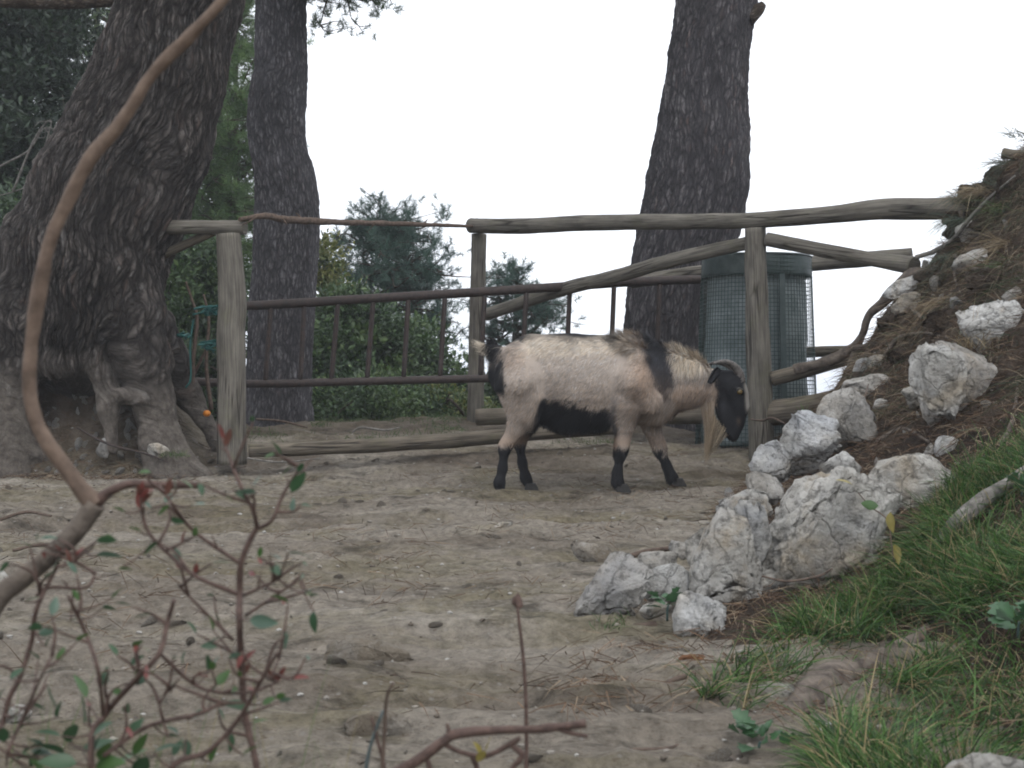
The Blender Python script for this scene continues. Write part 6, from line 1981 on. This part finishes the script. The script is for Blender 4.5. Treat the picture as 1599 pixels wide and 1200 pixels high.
LEAVES = [
    (486, 932, 30, .6, .4, 0), (490, 955, 38, 0, -1, 0), (478, 928, 10, 1, .2, 3), (390, 968, 50, 1, -.1, 2), (150, 845, 36, 1, .1, 1), (150, 868, 46, 1, .05, 2), (160, 950, 34, 1, .1, 0), (60, 990, 30, .9, .2, 2), (60, 1030, 34, -.3, .8, 0), (72, 1010, 24, .3, 1, 0),
    (75, 1068, 52, .3, -.8, 0), (130, 1130, 60, .2, 1, 0), (135, 1090, 46, -.4, .9, 3), (95, 1150, 46, -.8, .3, 0), (110, 1160, 60, .2, .8, 1), (130, 1175, 60, .6, .3, 0), (85, 1185, 50, -.5, .6, 2), (150, 1195, 60, 1, .3, 3), (180, 1198, 60, .8, .6, 3),
    (250, 1135, 52, .9, .1, 0), (350, 1098, 56, 1, .05, 1), (325, 1050, 34, .1, 1, 0), (285, 1040, 30, .1, 1, 0), (330, 1005, 30, .6, .6, 2), (290, 1155, 34, .2, -.8, 0), (360, 1145, 34, .1, -1, 0), (270, 1180, 30, .4, .8, 0), (455, 770, 46, .6, 1, 1), (466, 738, 24, .5, 1, 0),
    (400, 770, 34, -1, .2, 2), (395, 762, 26, .4, .8, 2), (420, 866, 30, .9, -.1, 2), (450, 864, 40, 1, 0, 2), (300, 790, 34, .8, .3, 2), (265, 790, 26, -.6, -.4, 3), (20, 1150, 40, .6, .7, 0), (0, 1090, 30, .4, .9, 0), (210, 1180, 44, .4, .9, 3), (150, 1060, 22, .5, .5, 3), (185, 890, 26, 1, .2, 3), (175, 935, 26, .6, .8, 3),
    (220, 830, 22, -.8, .4, 3), (195, 800, 22, -.9, .5, 3), (410, 1100, 26, .8, .5, 3), (430, 1090, 24, 1, .4, 3), (10, 1196, 46, .8, .5, 1), (50, 1198, 40, .3, .9, 0), (100, 1178, 56, -.6, .5, 0), (120, 1192, 64, -.9, .2, 1), (145, 1150, 48, .7, .7, 0), (160, 1188, 58, .3, .9, 3), (90, 1120, 40, .2, 1, 0), (65, 1165, 44, -.5, .8, 2), (35, 1180, 46, .6, .6, 0), (5, 1160, 40, .2, .9, 0), (240, 1175, 50, .9, .4, 0), (200, 1150, 40, .6, .8, 1), (265, 1150, 44, 1, .2, 0), (300, 1120, 36, .8, .5, 0), (15, 1060, 30, .7, .6, 0), (40, 940, 26, .8, .4, 3), (110, 970, 28, .9, .4, 0), (380, 1180, 36, .7, .6, 3), (395, 1130, 28, .9, .3, 3), (140, 1210, 70, .1, .9, 0), (70, 1215, 60, -.4, .8, 3), (210, 1215, 60, .5, .8, 0), (330, 1190, 36, .2, 1, 3), (225, 1200, 40, -.3, .8, 0),
]
ALLST = np.vstack(SPT)
for i, (a, b, sz, dx, dz, ci) in enumerate(LEAVES):
    rs = np.random.default_rng(1700 + i)
    Yl = 1.17 + 0.03 * rs.normal()
    lp = P(a, b, Yl)
    near_ = ALLST[((ALLST - lp) ** 2 * np.array([1, 0.25, 1])).sum(1).argmin()]
    if np.linalg.norm(near_ - lp) > 0.003:
        tube_obj('leaf_stalk', [near_, (near_ + lp) / 2 + np.array([0, 0, -0.002]), lp], [0.0011, 0.0008, 0.0007], stem_red, root=sh, seg=5, res=4)
    put_leaf(LEAF_G[ci], sh, P(a, b, Yl), (dx, -0.25 + 0.3 * rs.normal(), dz), sz * Yl / FPX * 0.92, rs)
for i, (a, b) in enumerate([(340, 665), (205, 700), (218, 720), (240, 715), (218, 778), (236, 772), (435, 1018), (425, 1040), (440, 1060), (448, 1050), (410, 1040), (390, 1060), (232, 780), (190, 795), (180, 800), (346, 690), (300, 1064), (120, 905), (140, 912), (250, 755)]):
    rs = np.random.default_rng(1800 + i)
    lp = P(a, b, 1.19)
    lp = ALLST[((ALLST - lp) ** 2).sum(1).argmin()]
    put_leaf(LEAF_R[i % 2], sh, lp, (rs.normal() * 0.6, -0.2, 0.6 + rs.random()), (20 + 14 * rs.random()) * 1.19 / FPX, rs, 'young red leaf')

# low dry twig at the bottom centre
tw = thing('thorny_twig', 'knotty reddish twig reaching across the bottom centre foreground', 'twig', P(600, 1240, 1.3))
tube_obj('stem', [P(560, 1330, 1.3), P(600, 1225, 1.3), P(650, 1190, 1.3), P(690, 1160, 1.3), P(715, 1146, 1.3), P(780, 1140, 1.3), P(850, 1138, 1.3), P(915, 1130, 1.3)], [.005, .005, .005, .0048, .0048, .004, .0038, .004], stem_red, root=tw, seg=10, res=8, amp=0.3, nscale=(2, 60), seed=171)
for pl, rd in (([(702, 1150), (698, 1130)], (4, 2)), ([(870, 1138), (895, 1146), (918, 1150)], (4, 3.5, 3)), ([(690, 1160), (720, 1175), (760, 1180), (800, 1160), (812, 1152)], (4, 4, 4.5, 4.5, 3)), ([(800, 1165), (815, 1180), (800, 1200), (790, 1215)], (4.5, 5, 4, 3)), ([(665, 1180), (672, 1205), (668, 1240)], (4, 4, 4)), ([(735, 1178), (745, 1200), (748, 1240)], (4, 4, 4))):
    tube_obj('twig', [P(x, y, 1.3) for x, y in pl], [q * 1.3 / FPX for q in rd], stem_red, root=tw, seg=8, res=6, amp=0.25, nscale=(2, 60), seed=172)
for i, (a, b) in enumerate([(752, 1180), (760, 1172), (745, 1190)]):
    put_leaf(LEAF_Y[0], tw, P(a, b, 1.29), (0.4 * i - 0.3, -0.3, 0.8), 0.016, np.random.default_rng(1900 + i))
sk = thing('dry_stalk', 'single thin reddish stalk with a withered head rising in front of the path', 'stalk', P(820, 1420, 1.5))
tube_obj('stem', [P(818, 1520, 1.5), P(820, 1300, 1.5), P(822, 1140, 1.5), P(818, 1040, 1.5), P(808, 950, 1.5)], [.0022, .0022, .0022, .0020, .0016], stem_red, root=sk, seg=7, res=8)
V, F = rock_mesh([(-.004, -.006), (.004, -.006), (.006, .004), (.002, .012), (-.003, .010), (-.006, .002)], 0.004, 1950, 3, 0.3)
link('seed_head', mesh_np('seed_head', V + local(P(808, 944, 1.5), sk), F), stem_red, sk)
for i, (pl, lb) in enumerate([([(590, 1300), (600, 1150), (604, 1090), (615, 1065)], 'dark grass stalk in the bottom foreground left of the knotty twig'), ([(560, 1300), (575, 1180), (598, 1110)], 'green grass stalk leaning at the bottom foreground'), ([(610, 1300), (600, 1200), (590, 1160), (580, 1120)], 'reddish grass stalk beside the dark one in the bottom foreground')]):
    tube_thing('grass_stalk', [P(x, y, 1.25) for x, y in pl], np.linspace(0.0022, 0.0012, len(pl)), [MAT['twig'], MAT['green'], stem_red][i], lb, 'stalk', 'grass stalks in the foreground', seg=7, res=6, seed=180 + i)
fgp = [(60, 1210, 46), (180, 1215, 46), (290, 1230, 40), (440, 1240, 30), (10, 1230, 30)]
labs = ['thin green grass under the shrub near the bottom left corner', 'thin green grass between the thick shrub stems', 'thin grass at the foot of the main shrub stem', 'sparse grass right of the shrub stem', 'grass blades at the very bottom left edge']
for i, (a, b, n_) in enumerate(fgp):
    tuft('grass_tuft', labs[i], 'grass tuft', 'grass tufts', a, b + 120, 1.3, n_ // 2, 0.10, 0.26, [(0.04, 0.085, 0.02), (0.08, 0.13, 0.035), (0.2, 0.17, 0.09)], 1400 + i, 0.03, (0.05, 0, 1.2), 0.0012, (0.05, 0.4), 0.35)

# ------------------------------------------------------------------ faint haze in the air, added in part as a lens glare veil
hm = bpy.data.materials.new('haze_veil')
hm.use_nodes = True
ht = hm.node_tree
ht.nodes.clear()
hv = ht.nodes.new('ShaderNodeVolumePrincipled')
hv.inputs['Color'].default_value = (0.90, 0.94, 1.0, 1)
hv.inputs['Density'].default_value = 0.0026
ho = ht.nodes.new('ShaderNodeOutputMaterial')
ht.links.new(hv.outputs[0], ho.inputs['Volume'])
x0, x1, y0, y1, z0, z1 = -3600, 3600, -3100, 4100, -200, 14
V = np.array([(x, y, z) for z in (z0, z1) for y in (y0, y1) for x in (x0, x1)], float)
F = np.array([(0, 2, 3, 1), (4, 5, 7, 6), (0, 1, 5, 4), (2, 6, 7, 3), (0, 4, 6, 2), (1, 3, 7, 5)])
hz = link('haze', mesh_np('haze', V, F, smooth=False), hm)
tag(hz, 'thin pale haze in the air added partly as a lens glare veil', kind='stuff')
